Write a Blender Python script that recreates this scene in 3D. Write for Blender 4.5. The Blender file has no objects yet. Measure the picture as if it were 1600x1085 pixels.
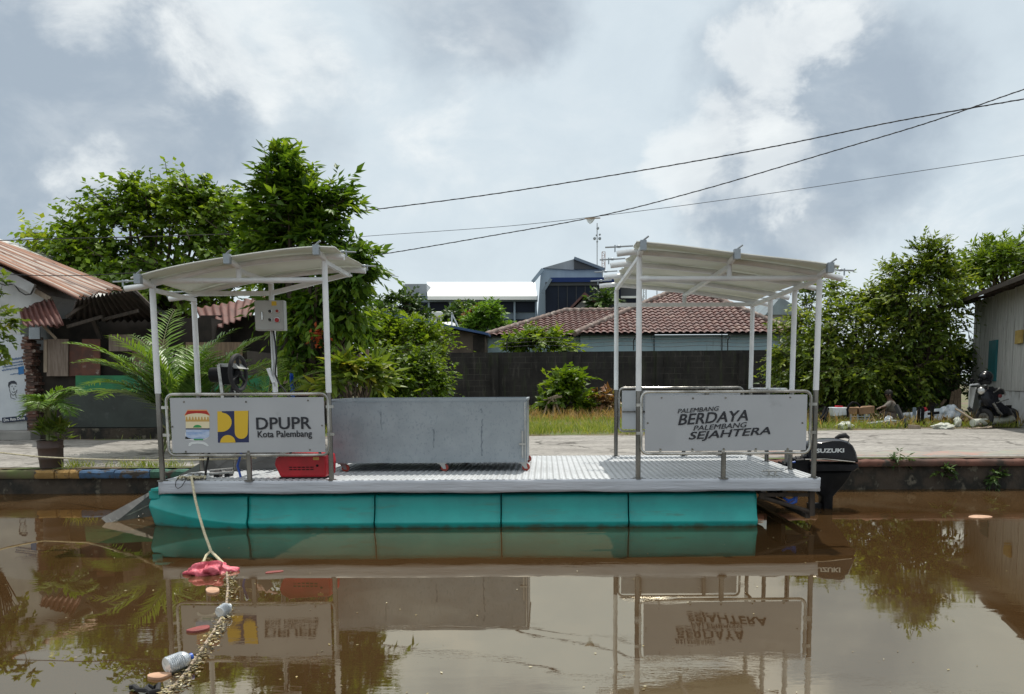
import bpy, math, random
import numpy as np
from mathutils import Vector, Matrix
R = math.radians
S = bpy.context.scene
COL = S.collection

# ------------------------------------------------------------------ camera
F, CX, HEYE, PITCH, ROLL = 1200.0, 853.0, 1.49, R(5.6), R(0.3)
CY = 603 + F * math.tan(PITCH)
fw = Vector((0, math.cos(PITCH), -math.sin(PITCH)))
up0 = Vector((0, math.sin(PITCH), math.cos(PITCH)))
r0 = Vector((1, 0, 0))
rt = r0 * math.cos(ROLL) - up0 * math.sin(ROLL)
up = up0 * math.cos(ROLL) + r0 * math.sin(ROLL)
EYE = Vector((0, 0, HEYE))
cam = bpy.data.cameras.new('camera')
cam.sensor_width = 36; cam.sensor_fit = 'HORIZONTAL'
cam.lens = F / 1600 * 36
cam.shift_x = -(CX - 800) / 1600
cam.shift_y = (CY - 542.5) / 1600
cam.clip_end = 3000
camo = bpy.data.objects.new('camera', cam); COL.objects.link(camo)
camo.matrix_world = Matrix(((rt.x, up.x, -fw.x, 0), (rt.y, up.y, -fw.y, 0), (rt.z, up.z, -fw.z, HEYE), (0, 0, 0, 1)))
S.camera = camo

def ray(px, py): return fw + rt * ((px - CX) / F) - up * ((py - CY) / F)
def at(px, py, Y):                       # the point on the vertical plane at distance Y
    d = ray(px, py); return EYE + d * (Y / d.y)
def gd(px, py, Z=0.0):                   # the point on the horizontal plane at height Z
    d = ray(px, py); return EYE + d * ((Z - HEYE) / d.z)

# ------------------------------------------------------------------ render
S.cycles.use_denoising = True
try: S.cycles.denoiser = 'OPENIMAGEDENOISE'
except Exception: pass
S.cycles.max_bounces = 6; S.cycles.transparent_max_bounces = 6
S.cycles.caustics_reflective = False; S.cycles.caustics_refractive = False
S.view_settings.view_transform = 'Standard'; S.view_settings.look = 'None'
S.view_settings.exposure = 0.12; S.view_settings.gamma = 1.0

# ------------------------------------------------------------------ sun
SUN = Vector((0.11, 0.40, 1.0)).normalized()
sl = bpy.data.lights.new('sun', 'SUN'); sl.energy = 3.5; sl.angle = R(0.5); sl.color = (1.0, 0.95, 0.86)
so = bpy.data.objects.new('sun', sl); COL.objects.link(so); so.location = SUN * 60
so.rotation_euler = SUN.to_track_quat('Z', 'Y').to_euler()

# ------------------------------------------------------------------ node helper
class NT:
    def __init__(s, tree): s.t = tree; s.n = tree.nodes; s.l = tree.links
    def new(s, kind, **kw):
        n = s.n.new(kind)
        for k, v in kw.items(): setattr(n, k, v)
        return n
    def put(s, sock, v):
        if isinstance(v, bpy.types.NodeSocket): s.l.new(v, sock)
        elif isinstance(v, (tuple, list)) and len(v) == 3 and sock.type == 'RGBA': sock.default_value = (*v, 1)
        else: sock.default_value = v
    def math(s, op, a, b=0.0, clamp=False):
        n = s.new('ShaderNodeMath', operation=op, use_clamp=clamp); s.put(n.inputs[0], a); s.put(n.inputs[1], b); return n.outputs[0]
    def vmath(s, op, a, b=None):
        n = s.new('ShaderNodeVectorMath', operation=op); s.put(n.inputs[0], a)
        if b is not None: s.put(n.inputs[1], b)
        return n.outputs['Value'] if op in ('DOT_PRODUCT', 'LENGTH') else n.outputs[0]
    def mix(s, f, a, b, blend='MIX'):
        n = s.new('ShaderNodeMix', data_type='RGBA', blend_type=blend); n.clamp_factor = True
        s.put(n.inputs[0], f); s.put(n.inputs[6], a); s.put(n.inputs[7], b); return n.outputs[2]
    def ramp(s, f, lo, hi, a=0.0, b=1.0):
        n = s.new('ShaderNodeMapRange', interpolation_type='SMOOTHSTEP'); s.put(n.inputs[0], f)
        for i, v in enumerate((lo, hi, a, b)): n.inputs[i + 1].default_value = v
        return n.outputs[0]
    def noise(s, vec, scale, detail=4, rough=0.55, dist=0.0):
        n = s.new('ShaderNodeTexNoise'); s.put(n.inputs['Vector'], vec)
        n.inputs['Scale'].default_value = scale; n.inputs['Detail'].default_value = detail
        n.inputs['Roughness'].default_value = rough; n.inputs['Distortion'].default_value = dist
        return n.outputs
    def scale(s, vec, sc, rot=(0, 0, 0)):
        n = s.new('ShaderNodeMapping'); s.put(n.inputs[0], vec); n.inputs['Scale'].default_value = sc; n.inputs['Rotation'].default_value = rot
        return n.outputs[0]

# ------------------------------------------------------------------ sky: clouds over a Nishita sky
world = bpy.data.worlds.new('World'); S.world = world; world.use_nodes = True
w = NT(world.node_tree); w.n.clear()
sky = w.new('ShaderNodeTexSky', sky_type='NISHITA'); sky.sun_disc = False
sky.sun_elevation = math.asin(SUN.z); sky.sun_rotation = math.atan2(SUN.x, SUN.y)
tc = w.new('ShaderNodeTexCoord').outputs['Generated']
d = w.vmath('NORMALIZE', tc)
sep = w.new('ShaderNodeSeparateXYZ'); w.put(sep.inputs[0], d)
hz = w.math('ADD', w.math('MAXIMUM', sep.outputs[2], 0.0), 0.28)
cmb = w.new('ShaderNodeCombineXYZ')
w.put(cmb.inputs[0], w.math('DIVIDE', sep.outputs[0], hz)); w.put(cmb.inputs[1], w.math('DIVIDE', sep.outputs[1], hz)); w.put(cmb.inputs[2], w.math('MULTIPLY', sep.outputs[2], 1.5))
uv = w.scale(d, (2.6, 2.6, 4.2))
big = w.noise(uv, 0.9, 6, 0.55, 0.3)[0]
puff = w.noise(uv, 2.4, 10, 0.60, 0.35)[0]
fine = w.noise(uv, 6.5, 8, 0.6, 0.3)[0]
wob = w.noise(d, 5.0, 6, 0.6)[1]
wobv = w.vmath('SCALE', w.vmath('SUBTRACT', wob, (0.5, 0.5, 0.5))); wobv.node.inputs['Scale'].default_value = 0.20
dd = w.vmath('NORMALIZE', w.vmath('ADD', d, wobv))
def blob(px, py, rad, k=1.0):            # a patch of cloud in the direction of that part of the sky
    v = ray(px, py).normalized()
    return w.math('MULTIPLY', w.ramp(w.vmath('DOT_PRODUCT', dd, tuple(v)), math.cos(rad / F), math.cos(rad * 0.15 / F)), k)
def total(lst):
    o = lst[0]
    for x in lst[1:]: o = w.math('ADD', o, x)
    return o
dark = total([blob(70, 140, 260, 1.6), blob(740, -60, 190, .5), blob(860, -40, 150, .5), blob(560, 170, 240, .15), blob(400, 200, 160, .25), blob(1260, 210, 230, .75),
              blob(1460, 80, 200, .3), blob(1160, 345, 170, .55), blob(880, 300, 150, .25), blob(-700, 200, 600, .6), blob(2300, 150, 500, .6)])
lite = total([blob(300, 40, 190, .4), blob(440, 80, 150, .4), blob(60, -10, 110, .4), blob(1225, 95, 90, .8), blob(1330, 40, 90, .4), blob(1050, 240, 80, .8),
              blob(1140, 290, 120, .6), blob(1230, 285, 80, .55), blob(110, 285, 70, .45), blob(720, 290, 150, .25), blob(1540, 330, 130, .45), blob(680, 120, 130, .3), blob(1170, 140, 90, .35)])
lum = w.math('ADD', w.math('MULTIPLY', big, 0.35), w.math('MULTIPLY', puff, 0.65))
darkm = w.math('MULTIPLY', w.ramp(w.math('ADD', dark, w.math('MULTIPLY', w.math('SUBTRACT', big, .5), 1.6)), .10, 1.05), w.ramp(dark, .02, .25), True)
darkm = w.math('ADD', darkm, w.ramp(lum, 0.50, 0.33, 0.0, 0.15), True)
lcov = w.math('ADD', w.math('MULTIPLY', lite, .95), w.math('ADD', w.math('MULTIPLY', w.math('SUBTRACT', puff, .5), 1.9), w.math('MULTIPLY', w.math('SUBTRACT', fine, .5), .9)))
litem = w.math('MULTIPLY', w.ramp(lcov, .14, .84), w.ramp(lite, .02, .45, 0, .68), True)
litem = w.math('ADD', litem, w.ramp(lum, 0.45, 0.66, 0.0, 0.34), True)
K = 10.0
cl = w.mix(darkm, (0.645 * K, 0.730 * K, 0.780 * K), (0.370 * K, 0.440 * K, 0.512 * K))
cl = w.mix(litem, cl, (0.86 * K, 0.895 * K, 0.895 * K))
hi = w.ramp(sep.outputs[2], 0.45, 0.85)                 # brighter cloud high up, round the sun
cl = w.mix(w.math('MULTIPLY', hi, 0.85), cl, (1.15 * K, 1.15 * K, 1.12 * K))
cl = w.mix(0.93, sky.outputs[0], cl)
bg = w.new('ShaderNodeBackground'); w.put(bg.inputs[0], cl); bg.inputs[1].default_value = 0.1
wo = w.new('ShaderNodeOutputWorld'); w.l.new(bg.outputs[0], wo.inputs[0])
world.cycles.sampling_method = 'MANUAL'; world.cycles.sample_map_resolution = 512

# ------------------------------------------------------------------ materials
M = {}
def mat(name, c1, c2=None, scale=6.0, rough=0.6, metal=0.0, bump=0.0, bscale=None, stretch=(1, 1, 1), lo=0.35, hi=0.65,
        c3=None, s3=20.0, lo3=0.55, hi3=0.7, stretch3=None, coat=0.0, spec=0.5, detail=6, rvar=0.0):
    m = bpy.data.materials.new(name); m.use_nodes = True
    t = NT(m.node_tree); b = t.n['Principled BSDF']
    b.inputs['Roughness'].default_value = rough; b.inputs['Metallic'].default_value = metal
    b.inputs['Coat Weight'].default_value = coat; b.inputs['Specular IOR Level'].default_value = spec
    co = t.new('ShaderNodeTexCoord').outputs['Object']
    v = t.scale(co, stretch)
    col = c1
    if c2 is not None:
        col = t.mix(t.ramp(t.noise(v, scale, detail)[0], lo, hi), c1, c2)
    if c3 is not None:
        col = t.mix(t.ramp(t.noise(t.scale(co, stretch3 or stretch), s3, 5, .6)[0], lo3, hi3), col, c3)
    t.put(b.inputs['Base Color'], col)
    if rvar: t.put(b.inputs['Roughness'], t.ramp(t.noise(v, scale * 1.7, 5)[0], .3, .7, max(rough - rvar, .03), min(rough + rvar, 1)))
    if bump:
        bn = t.new('ShaderNodeBump'); bn.inputs['Strength'].default_value = bump; bn.inputs['Distance'].default_value = 0.02
        t.put(bn.inputs['Height'], t.noise(v, bscale or scale * 4, 6)[0]); t.put(b.inputs['Normal'], bn.outputs[0])
    M[name] = m; return m

def leafmat(name, cols, trans=0.35, rough=0.45):
    m = bpy.data.materials.new(name); m.use_nodes = True
    t = NT(m.node_tree); b = t.n['Principled BSDF']; b.inputs['Roughness'].default_value = rough
    b.inputs['Specular IOR Level'].default_value = 0.35
    a = t.new('ShaderNodeAttribute', attribute_name='rnd')
    cr = t.new('ShaderNodeValToRGB'); t.put(cr.inputs[0], a.outputs['Fac'])
    els = cr.color_ramp.elements
    while len(els) < len(cols): els.new(0.5)
    for i, (p, c) in enumerate(cols): els[i].position = p; els[i].color = (*c, 1)
    t.put(b.inputs['Base Color'], cr.outputs[0])
    tr = t.new('ShaderNodeBsdfTranslucent')
    t.put(tr.inputs[0], t.mix(1.0, cr.outputs[0], (1.35, 1.25, 0.55), 'MULTIPLY'))
    mx = t.new('ShaderNodeMixShader'); mx.inputs[0].default_value = trans
    t.l.new(b.outputs[0], mx.inputs[1]); t.l.new(tr.outputs[0], mx.inputs[2]); t.l.new(mx.outputs[0], t.n['Material Output'].inputs[0])
    M[name] = m; return m

leafmat('leaf_round', [(0, (0.050, 0.106, 0.010)), (.5, (0.131, 0.225, 0.020)), (.97, (0.237, 0.338, 0.037)), (1, (.26, .32, .04))], .45)
leafmat('leaf_tall', [(0, (0.027, 0.069, 0.009)), (.5, (0.081, 0.163, 0.016)), (1, (0.237, 0.350, 0.037))], .42)
leafmat('leaf_bush', [(0, (0.041, 0.090, 0.009)), (.5, (0.108, 0.184, 0.016)), (1, (0.207, 0.296, 0.031))], .48)
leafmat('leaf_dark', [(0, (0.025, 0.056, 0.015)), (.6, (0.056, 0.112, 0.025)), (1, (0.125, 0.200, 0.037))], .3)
leafmat('leaf_right', [(0, (0.038, 0.074, 0.011)), (.5, (0.120, 0.186, 0.024)), (1, (0.300, 0.360, 0.054))], .45)
leafmat('leaf_yellow', [(0, (.07, .13, .02)), (.6, (.15, .22, .03)), (1, (.36, .34, .04))], .4)
leafmat('litter_mix', [(0, (.03, .03, .02)), (.4, (.12, .09, .04)), (.75, (.36, .29, .13)), (1, (.62, .58, .42))], .1, .7)
leafmat('leaf_red', [(0, (.10, .10, .03)), (.5, (.22, .10, .05)), (1, (.12, .17, .04))], .3)
leafmat('leaf_lime', [(0, (.07, .15, .02)), (.5, (.12, .24, .03)), (1, (.17, .30, .04))], .4)
leafmat('frond', [(0, (.050, .110, .015)), (.5, (.115, .220, .030)), (.95, (.22, .34, .06)), (1, (.42, .32, .06))], .3, .35)
leafmat('grass_blade', [(0, (.13, .20, .03)), (.5, (.24, .31, .06)), (1, (.42, .40, .13))], .35, .6)
leafmat('dry_grass', [(0, (.19, .18, .06)), (.5, (.40, .25, .10)), (1, (.54, .40, .20))], .3, .7)
mat('bark', (.10, .075, .05), (.045, .035, .025), 8, .9, bump=.6, stretch=(1, 1, .25))
mat('white_paint', (.84, .86, .86), (.74, .77, .78), 5, .38, rvar=.1, c3=(.42, .33, .25), s3=14, lo3=.70, hi3=.80, stretch3=(1, 1, .35))
mat('steel', (.23, .22, .205), (.125, .12, .11), 5, .30, .9, stretch=(1, 1, .4), rvar=.12)
mat('steel_rail', (.50, .49, .47), (.24, .235, .22), 5, .24, .95, rvar=.1)
mat('galvanised', (.30, .335, .365), (.265, .30, .33), 4, .45, .40, c3=(.215, .25, .28), s3=55, lo3=.53, hi3=.70, stretch3=(1, 1, .6), rvar=.12, bump=.05)
mat('dull_plate', (.165, .165, .16), (.11, .11, .108), 4, .5, .4, stretch=(.4, 3, 1), c3=(.22, .22, .21), s3=14, lo3=.58, hi3=.75)
mat('brushed', (.52, .52, .50), (.36, .36, .35), 4, .36, .8, stretch=(.3, 4, 1), rvar=.1)
mat('canvas', (.72, .73, .68), (.64, .65, .60), 2.2, .7, c3=(.50, .50, .44), s3=3, lo3=.62, hi3=.85, bump=.08, bscale=7)
ct = NT(M['canvas'].node_tree); ctr = ct.new('ShaderNodeBsdfTranslucent'); ctr.inputs[0].default_value = (.62, .64, .56, 1); cmx = ct.new('ShaderNodeMixShader'); cmx.inputs[0].default_value = .22
ct.l.new(ct.n['Principled BSDF'].outputs[0], cmx.inputs[1]); ct.l.new(ctr.outputs[0], cmx.inputs[2]); ct.l.new(cmx.outputs[0], ct.n['Material Output'].inputs[0])
mat('deck_white', (.52, .545, .57), (.43, .455, .475), 3, .55, c3=(.30, .30, .29), s3=9, lo3=.60, hi3=.78, bump=.1)
dk_ = NT(M['deck_white'].node_tree); b_ = dk_.n['Principled BSDF']; old = b_.inputs['Base Color'].links[0].from_socket      # darker bands at rib spacing, broken by a finer cross pattern
co_ = dk_.new('ShaderNodeTexCoord').outputs['Object']; sx_ = dk_.new('ShaderNodeSeparateXYZ'); dk_.put(sx_.inputs[0], co_)
gr = dk_.math('SINE', dk_.math('MULTIPLY', dk_.math('ADD', sx_.outputs[0], dk_.math('MULTIPLY', dk_.noise(co_, 3, 3)[0], .02)), 2 * math.pi / .067)); st_ = dk_.math('SINE', dk_.math('MULTIPLY', sx_.outputs[1], 2 * math.pi / .05))
gm_ = dk_.math('MULTIPLY', dk_.ramp(dk_.math('ADD', gr, dk_.math('MULTIPLY', st_, .35)), -.2, .7), dk_.ramp(dk_.noise(co_, 1.3, 5)[0], .25, .6, .35, .9))
dk_.put(b_.inputs['Base Color'], dk_.mix(gm_, old, (.36, .375, .385)))
mat('fascia_white', (.54, .57, .62), (.46, .49, .535), 2.5, .5, stretch=(.5, 1, 5), c3=(.40, .41, .44), s3=14, lo3=.66, hi3=.8, stretch3=(.4, 1, 3), bump=.35, bscale=9)
mat('pontoon_teal', (.011, .375, .340), (.010, .30, .28), 2.2, .40, c3=(.035, .25, .21), s3=6, lo3=.54, hi3=.72, stretch3=(.35, 1, 2.2), bump=.22, bscale=5)
pn = NT(M['pontoon_teal'].node_tree); b_ = pn.n['Principled BSDF']; old = b_.inputs['Base Color'].links[0].from_socket      # mud line and scum just above the water
co_ = pn.new('ShaderNodeTexCoord').outputs['Object']; sx_ = pn.new('ShaderNodeSeparateXYZ'); pn.put(sx_.inputs[0], co_)
hz_ = pn.math('ADD', sx_.outputs[2], pn.math('MULTIPLY', pn.math('SUBTRACT', pn.noise(pn.scale(co_, (3, 3, .6)), 2.5, 6)[0], .5), .09))
pn.put(b_.inputs['Base Color'], pn.mix(pn.math('MULTIPLY', pn.ramp(hz_, .042, .0), pn.ramp(pn.noise(co_, 7, 5)[0], .3, .6, .25, .75)), old, (.055, .060, .030)))
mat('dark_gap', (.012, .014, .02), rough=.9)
mat('sign_grey', (.46, .48, .50), (.42, .44, .46), 1.6, .34, c3=(.37, .385, .40), s3=5, lo3=.62, hi3=.8)
mat('ink_black', (.010, .012, .020), rough=.5)
mat('logo_yellow', (.72, .48, .03), rough=.5)
mat('logo_navy', (.010, .018, .085), rough=.5)
mat('logo_red', (.42, .02, .01), rough=.5); mat('logo_cream', (.80, .72, .48), rough=.5); mat('logo_gold', (.58, .36, .10), rough=.5)
mat('logo_green', (.03, .30, .08), rough=.5); mat('logo_blue', (.27, .40, .66), (.52, .62, .80), 26, .5, stretch=(.35, 1, 1.4)); mat('logo_white', (.72, .76, .76), rough=.5); mat('logo_orange', (.72, .32, .12), rough=.5)
mat('motor_black', (.005, .006, .010), (.008, .009, .014), 3, .26, coat=.12, spec=.25)
mat('matt_black', (.006, .0065, .008), (.012, .012, .014), 8, .55, spec=.12)
mat('rubber', (.018, .018, .02), rough=.75)
mat('red_plastic', (.50, .010, .022), (.38, .008, .016), 4, .38, c3=(.22, .02, .02), s3=12, lo3=.66, hi3=.8)
mat('caster_red', (.30, .035, .02), rough=.5)
mat('blue_plastic', (.02, .09, .42), rough=.4)
mat('rope_cream', (.62, .57, .40), (.45, .40, .26), 40, .9, bump=.5)
mat('box_grey', (.46, .47, .45), (.42, .43, .41), 3, .45)
mat('clear_plastic', (.42, .47, .52), (.72, .76, .80), 30, .12, spec=.8, bump=.5, bscale=26); M['clear_plastic'].node_tree.nodes['Principled BSDF'].inputs['Transmission Weight'].default_value = .45
mat('pink_plastic', (.74, .17, .22), (.46, .06, .09), 14, .5, bump=.9, bscale=16, lo=.4, hi=.6, c3=(.75, .60, .60), s3=9, lo3=.64, hi3=.74)
mat('foam_peach', (.50, .31, .20), (.36, .21, .13), 10, .7)
mat('foam_white', (.78, .80, .74), (.62, .62, .56), 7, .8, bump=.3)
mat('foam_red', (.24, .05, .045), (.16, .035, .03), 10, .6)
mat('concrete', (.30, .29, .27), (.22, .215, .20), 2, .9, bump=.2)
mat('wood', (.22, .155, .10), (.13, .09, .06), 5, .85, stretch=(6, 6, .6))
mat('wood_dark', (.06, .045, .035), (.035, .028, .022), 5, .9, stretch=(5, 5, .6))
mat('wood_pale', (.36, .29, .22), (.25, .20, .15), 4, .85, stretch=(5, 5, .5))
mat('wire_black', (.02, .02, .022), rough=.7)
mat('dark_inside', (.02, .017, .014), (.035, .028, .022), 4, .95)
mat('skin', (.10, .055, .035), rough=.6); mat('hair', (.012, .010, .009), rough=.7)
mat('shirt', (.20, .18, .155), (.14, .125, .11), 9, .9); mat('trousers', (.13, .105, .095), (.09, .075, .07), 9, .9)

# ------------------------------------------------------------------ mesh builder
class MB:
    def __init__(s): s.v = []; s.f = []; s.m = []; s.cur = 0
    def add(s, vs, fs):
        o = len(s.v); s.v += [tuple(x) for x in vs]; s.f += [tuple(i + o for i in q) for q in fs]; s.m += [s.cur] * len(fs); return s
    def box(s, a, b):                      # two opposite corners
        x0, x1 = sorted((a[0], b[0])); y0, y1 = sorted((a[1], b[1])); z0, z1 = sorted((a[2], b[2]))
        return s.add([(x0, y0, z0), (x1, y0, z0), (x1, y1, z0), (x0, y1, z0), (x0, y0, z1), (x1, y0, z1), (x1, y1, z1), (x0, y1, z1)],
                     [(0, 3, 2, 1), (4, 5, 6, 7), (0, 1, 5, 4), (1, 2, 6, 5), (2, 3, 7, 6), (3, 0, 4, 7)])
    def hexa(s, p):                        # 8 corners: bottom ring then top ring
        return s.add(p, [(0, 3, 2, 1), (4, 5, 6, 7), (0, 1, 5, 4), (1, 2, 6, 5), (2, 3, 7, 6), (3, 0, 4, 7)])
    def bar(s, p, q, wd, hd=None, upv=(0, 0, 1)):
        p, q = Vector(p), Vector(q); hd = hd or wd; dr = (q - p).normalized(); u = Vector(upv)
        if abs(dr.dot(u)) > .98: u = Vector((0, 1, 0))
        sd = dr.cross(u).normalized(); u = sd.cross(dr).normalized()
        c = [sd * (i * wd / 2) + u * (j * hd / 2) for i, j in ((-1, -1), (1, -1), (1, 1), (-1, 1))]
        return s.add([p + x for x in c] + [q + x for x in c], [(0, 1, 2, 3), (7, 6, 5, 4), (0, 4, 5, 1), (1, 5, 6, 2), (2, 6, 7, 3), (3, 7, 4, 0)])
    def tube(s, pts, r, n=10, caps=True):
        pts = [Vector(p) for p in pts]; k = len(pts); rs = r if isinstance(r, (list, tuple)) else [r] * k
        vs = []; ref = None
        for i, p in enumerate(pts):
            t = (pts[min(i + 1, k - 1)] - pts[max(i - 1, 0)])
            t = t.normalized() if t.length > 1e-9 else Vector((0, 0, 1))
            if ref is None: ref = Vector((0, 0, 1)) if abs(t.z) < .9 else Vector((0, 1, 0))
            sd = t.cross(ref)
            if sd.length < 1e-6: sd = t.cross(Vector((1, 0, 0)))
            sd.normalize(); ref = sd.cross(t).normalized()
            for j in range(n):
                a = 2 * math.pi * j / n; vs.append(p + (sd * math.cos(a) + ref * math.sin(a)) * rs[i])
        fs = [(i * n + j, i * n + (j + 1) % n, (i + 1) * n + (j + 1) % n, (i + 1) * n + j) for i in range(k - 1) for j in range(n)]
        if caps: fs += [tuple(range(n))[::-1], tuple((k - 1) * n + j for j in range(n))]
        return s.add(vs, fs)
    def cyl(s, p, q, r, n=16): return s.tube([p, q], r, n)
    def lathe(s, c, axis, prof, n=20):     # prof: (distance along axis, radius)
        c, ax = Vector(c), Vector(axis).normalized()
        return s.tube([c + ax * a for a, _ in prof], [max(b, 1e-4) for _, b in prof], n)
    def ball(s, c, rx, ry, rz, nu=14, nv=9):
        c = Vector(c); vs = [c + Vector((rx * math.sin(math.pi * i / nv) * math.cos(2 * math.pi * j / nu), ry * math.sin(math.pi * i / nv) * math.sin(2 * math.pi * j / nu), rz * math.cos(math.pi * i / nv))) for i in range(nv + 1) for j in range(nu)]
        return s.add(vs, [(i * nu + j, i * nu + (j + 1) % nu, (i + 1) * nu + (j + 1) % nu, (i + 1) * nu + j) for i in range(nv) for j in range(nu)])
    def prism(s, poly, vec):               # 3-D polygon pushed along vec
        poly = [Vector(p) for p in poly]; k = len(poly); vec = Vector(vec)
        return s.add(poly + [p + vec for p in poly], [tuple(range(k))[::-1], tuple(range(k, 2 * k))] + [(i, (i + 1) % k, k + (i + 1) % k, k + i) for i in range(k)])
    def grid(s, fn, nu, nv):
        return s.add([fn(i / nu, j / nv) for j in range(nv + 1) for i in range(nu + 1)],
                     [(j * (nu + 1) + i, j * (nu + 1) + i + 1, (j + 1) * (nu + 1) + i + 1, (j + 1) * (nu + 1) + i) for j in range(nv) for i in range(nu)])
    def build(s, name, mats, parent=None, smooth=40, bevel=0.0, solid=0.0, label=None):
        o = (wpos(parent) if parent else None)
        v = np.array(s.v, dtype=float)
        if o is None:
            lo, hi = v.min(0), v.max(0); o = Vector(((lo[0] + hi[0]) / 2, (lo[1] + hi[1]) / 2, lo[2]))
        v = v - np.array(o)
        me = bpy.data.meshes.new(name); me.from_pydata(v.tolist(), [], s.f)
        for m in (mats if isinstance(mats, (list, tuple)) else [mats]): me.materials.append(M[m] if isinstance(m, str) else m)
        me.polygons.foreach_set('material_index', s.m)
        if smooth:
            me.polygons.foreach_set('use_smooth', [True] * len(me.polygons)); me.set_sharp_from_angle(angle=R(smooth))
        me.update()
        ob = bpy.data.objects.new(name, me); COL.objects.link(ob)
        if parent: ob.parent = parent
        else: ob.location = o
        if solid: md = ob.modifiers.new('t', 'SOLIDIFY'); md.thickness = solid; md.offset = 0
        if bevel: md = ob.modifiers.new('b', 'BEVEL'); md.width = bevel; md.segments = 2; md.limit_method = 'ANGLE'
        if label: ob['label'] = label
        return ob
def wpos(o):
    p = Vector((0, 0, 0))
    while o: p = p + o.location; o = o.parent
    return p
def thing(name, label, cat, loc=(0, 0, 0), group=None):
    o = bpy.data.objects.new(name, None); COL.objects.link(o); o.location = loc; o.empty_display_size = .2
    return tag(o, label, cat, group)
def tag(o, label, cat, group=None):
    o['label'] = label; o['category'] = cat
    if group: o['group'] = group
    return o
def struct(o): o['kind'] = 'structure'; return o
def stuff(o, label=None, cat=None):
    o['kind'] = 'stuff'
    if label: tag(o, label, cat)
    return o
def kids(o): return [c for c in bpy.data.objects if c.parent == o]
def copy_tree(o, parent=None):
    c = o.copy(); COL.objects.link(c); c.parent = parent
    for ch in kids(o): copy_tree(ch, c)
    return c

def text_mesh(body, bold=0.0, shear=0.0, space=1.0):
    cu = bpy.data.curves.new('lettering', 'FONT'); cu.body = body; cu.offset = bold; cu.shear = shear; cu.space_character = space; cu.resolution_u = 3
    ob = bpy.data.objects.new('lettering', cu); COL.objects.link(ob)
    dg = bpy.context.evaluated_depsgraph_get(); me = bpy.data.meshes.new_from_object(ob.evaluated_get(dg))
    vs = [tuple(v.co) for v in me.vertices]; fs = [tuple(p.vertices) for p in me.polygons]
    bpy.data.objects.remove(ob); bpy.data.curves.remove(cu); bpy.data.meshes.remove(me)
    return vs, fs
def lettering(mb, body, p0, right, upv, width, height, bold=0.0, shear=0.0, heavy=0.0):
    """letters fill the box that starts at p0 and runs width along right, height along upv"""
    vs, fs = text_mesh(body, bold, shear)
    a = np.array(vs); x0, x1, y0, y1 = a[:, 0].min(), a[:, 0].max(), a[:, 1].min(), a[:, 1].max()
    p0, right, upv = Vector(p0), Vector(right).normalized(), Vector(upv).normalized(); nrm = right.cross(upv).normalized()
    for k in ((-1, 0, 1) if heavy else (0,)):   # heavier strokes: the same letters set again a hair to each side
        for j in ((-1, 1) if heavy else (0,)):
            q0 = p0 + right * (heavy * k) + upv * (heavy * .7 * j) + nrm * (.0004 * (k + 3 * j))
            mb.add([q0 + right * ((x - x0) / (x1 - x0) * width) + upv * ((y - y0) / (y1 - y0) * height) for x, y, _ in vs], fs)

# ------------------------------------------------------------------ leaves
def leaf_obj(name, mt, P, D, N, size, width, rnd, parent=None, fold=.12, droop=.15):
    """many small folded leaves: base point, direction, up side, length, width / length, tint"""
    P, D, N = (np.asarray(a, float) for a in (P, D, N)); n = len(P)
    D /= np.linalg.norm(D, axis=1)[:, None] + 1e-9
    Sd = np.cross(D, N); Sd /= np.linalg.norm(Sd, axis=1)[:, None] + 1e-9; N = np.cross(Sd, D)
    L = np.asarray(size, float).reshape(-1, 1) * np.ones((n, 1)); Wd = L * width
    vs = np.stack([P, P + D * L * .42 + Sd * Wd * .5, P + D * L * .42 - Sd * Wd * .5, P + D * L - N * L * droop, P + D * L * .45 - N * L * fold], 1)
    o = wpos(parent) if parent else Vector((0, 0, 0))
    vs = vs.reshape(-1, 3) - np.array(o)
    base = (np.arange(n) * 5)[:, None]
    tris = np.concatenate([base + np.array([t]) for t in ((0, 4, 1), (0, 2, 4), (4, 3, 1), (2, 3, 4))], 1).reshape(-1)
    me = bpy.data.meshes.new(name); nf = n * 4
    me.vertices.add(n * 5); me.vertices.foreach_set('co', vs.ravel())
    me.loops.add(nf * 3); me.loops.foreach_set('vertex_index', tris.astype(np.int32))
    me.polygons.add(nf); me.polygons.foreach_set('loop_start', np.arange(0, nf * 3, 3, dtype=np.int32))
    at_ = me.attributes.new('rnd', 'FLOAT', 'POINT'); at_.data.foreach_set('value', np.repeat(np.clip(rnd, 0, 1), 5).astype(np.float32))
    me.materials.append(M[mt]); me.update(calc_edges=True)
    ob = bpy.data.objects.new(name, me); COL.objects.link(ob)
    if parent: ob.parent = parent
    return ob

def unit(rng, n):
    v = rng.normal(size=(n, 3)); return v / np.linalg.norm(v, axis=1)[:, None]

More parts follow.
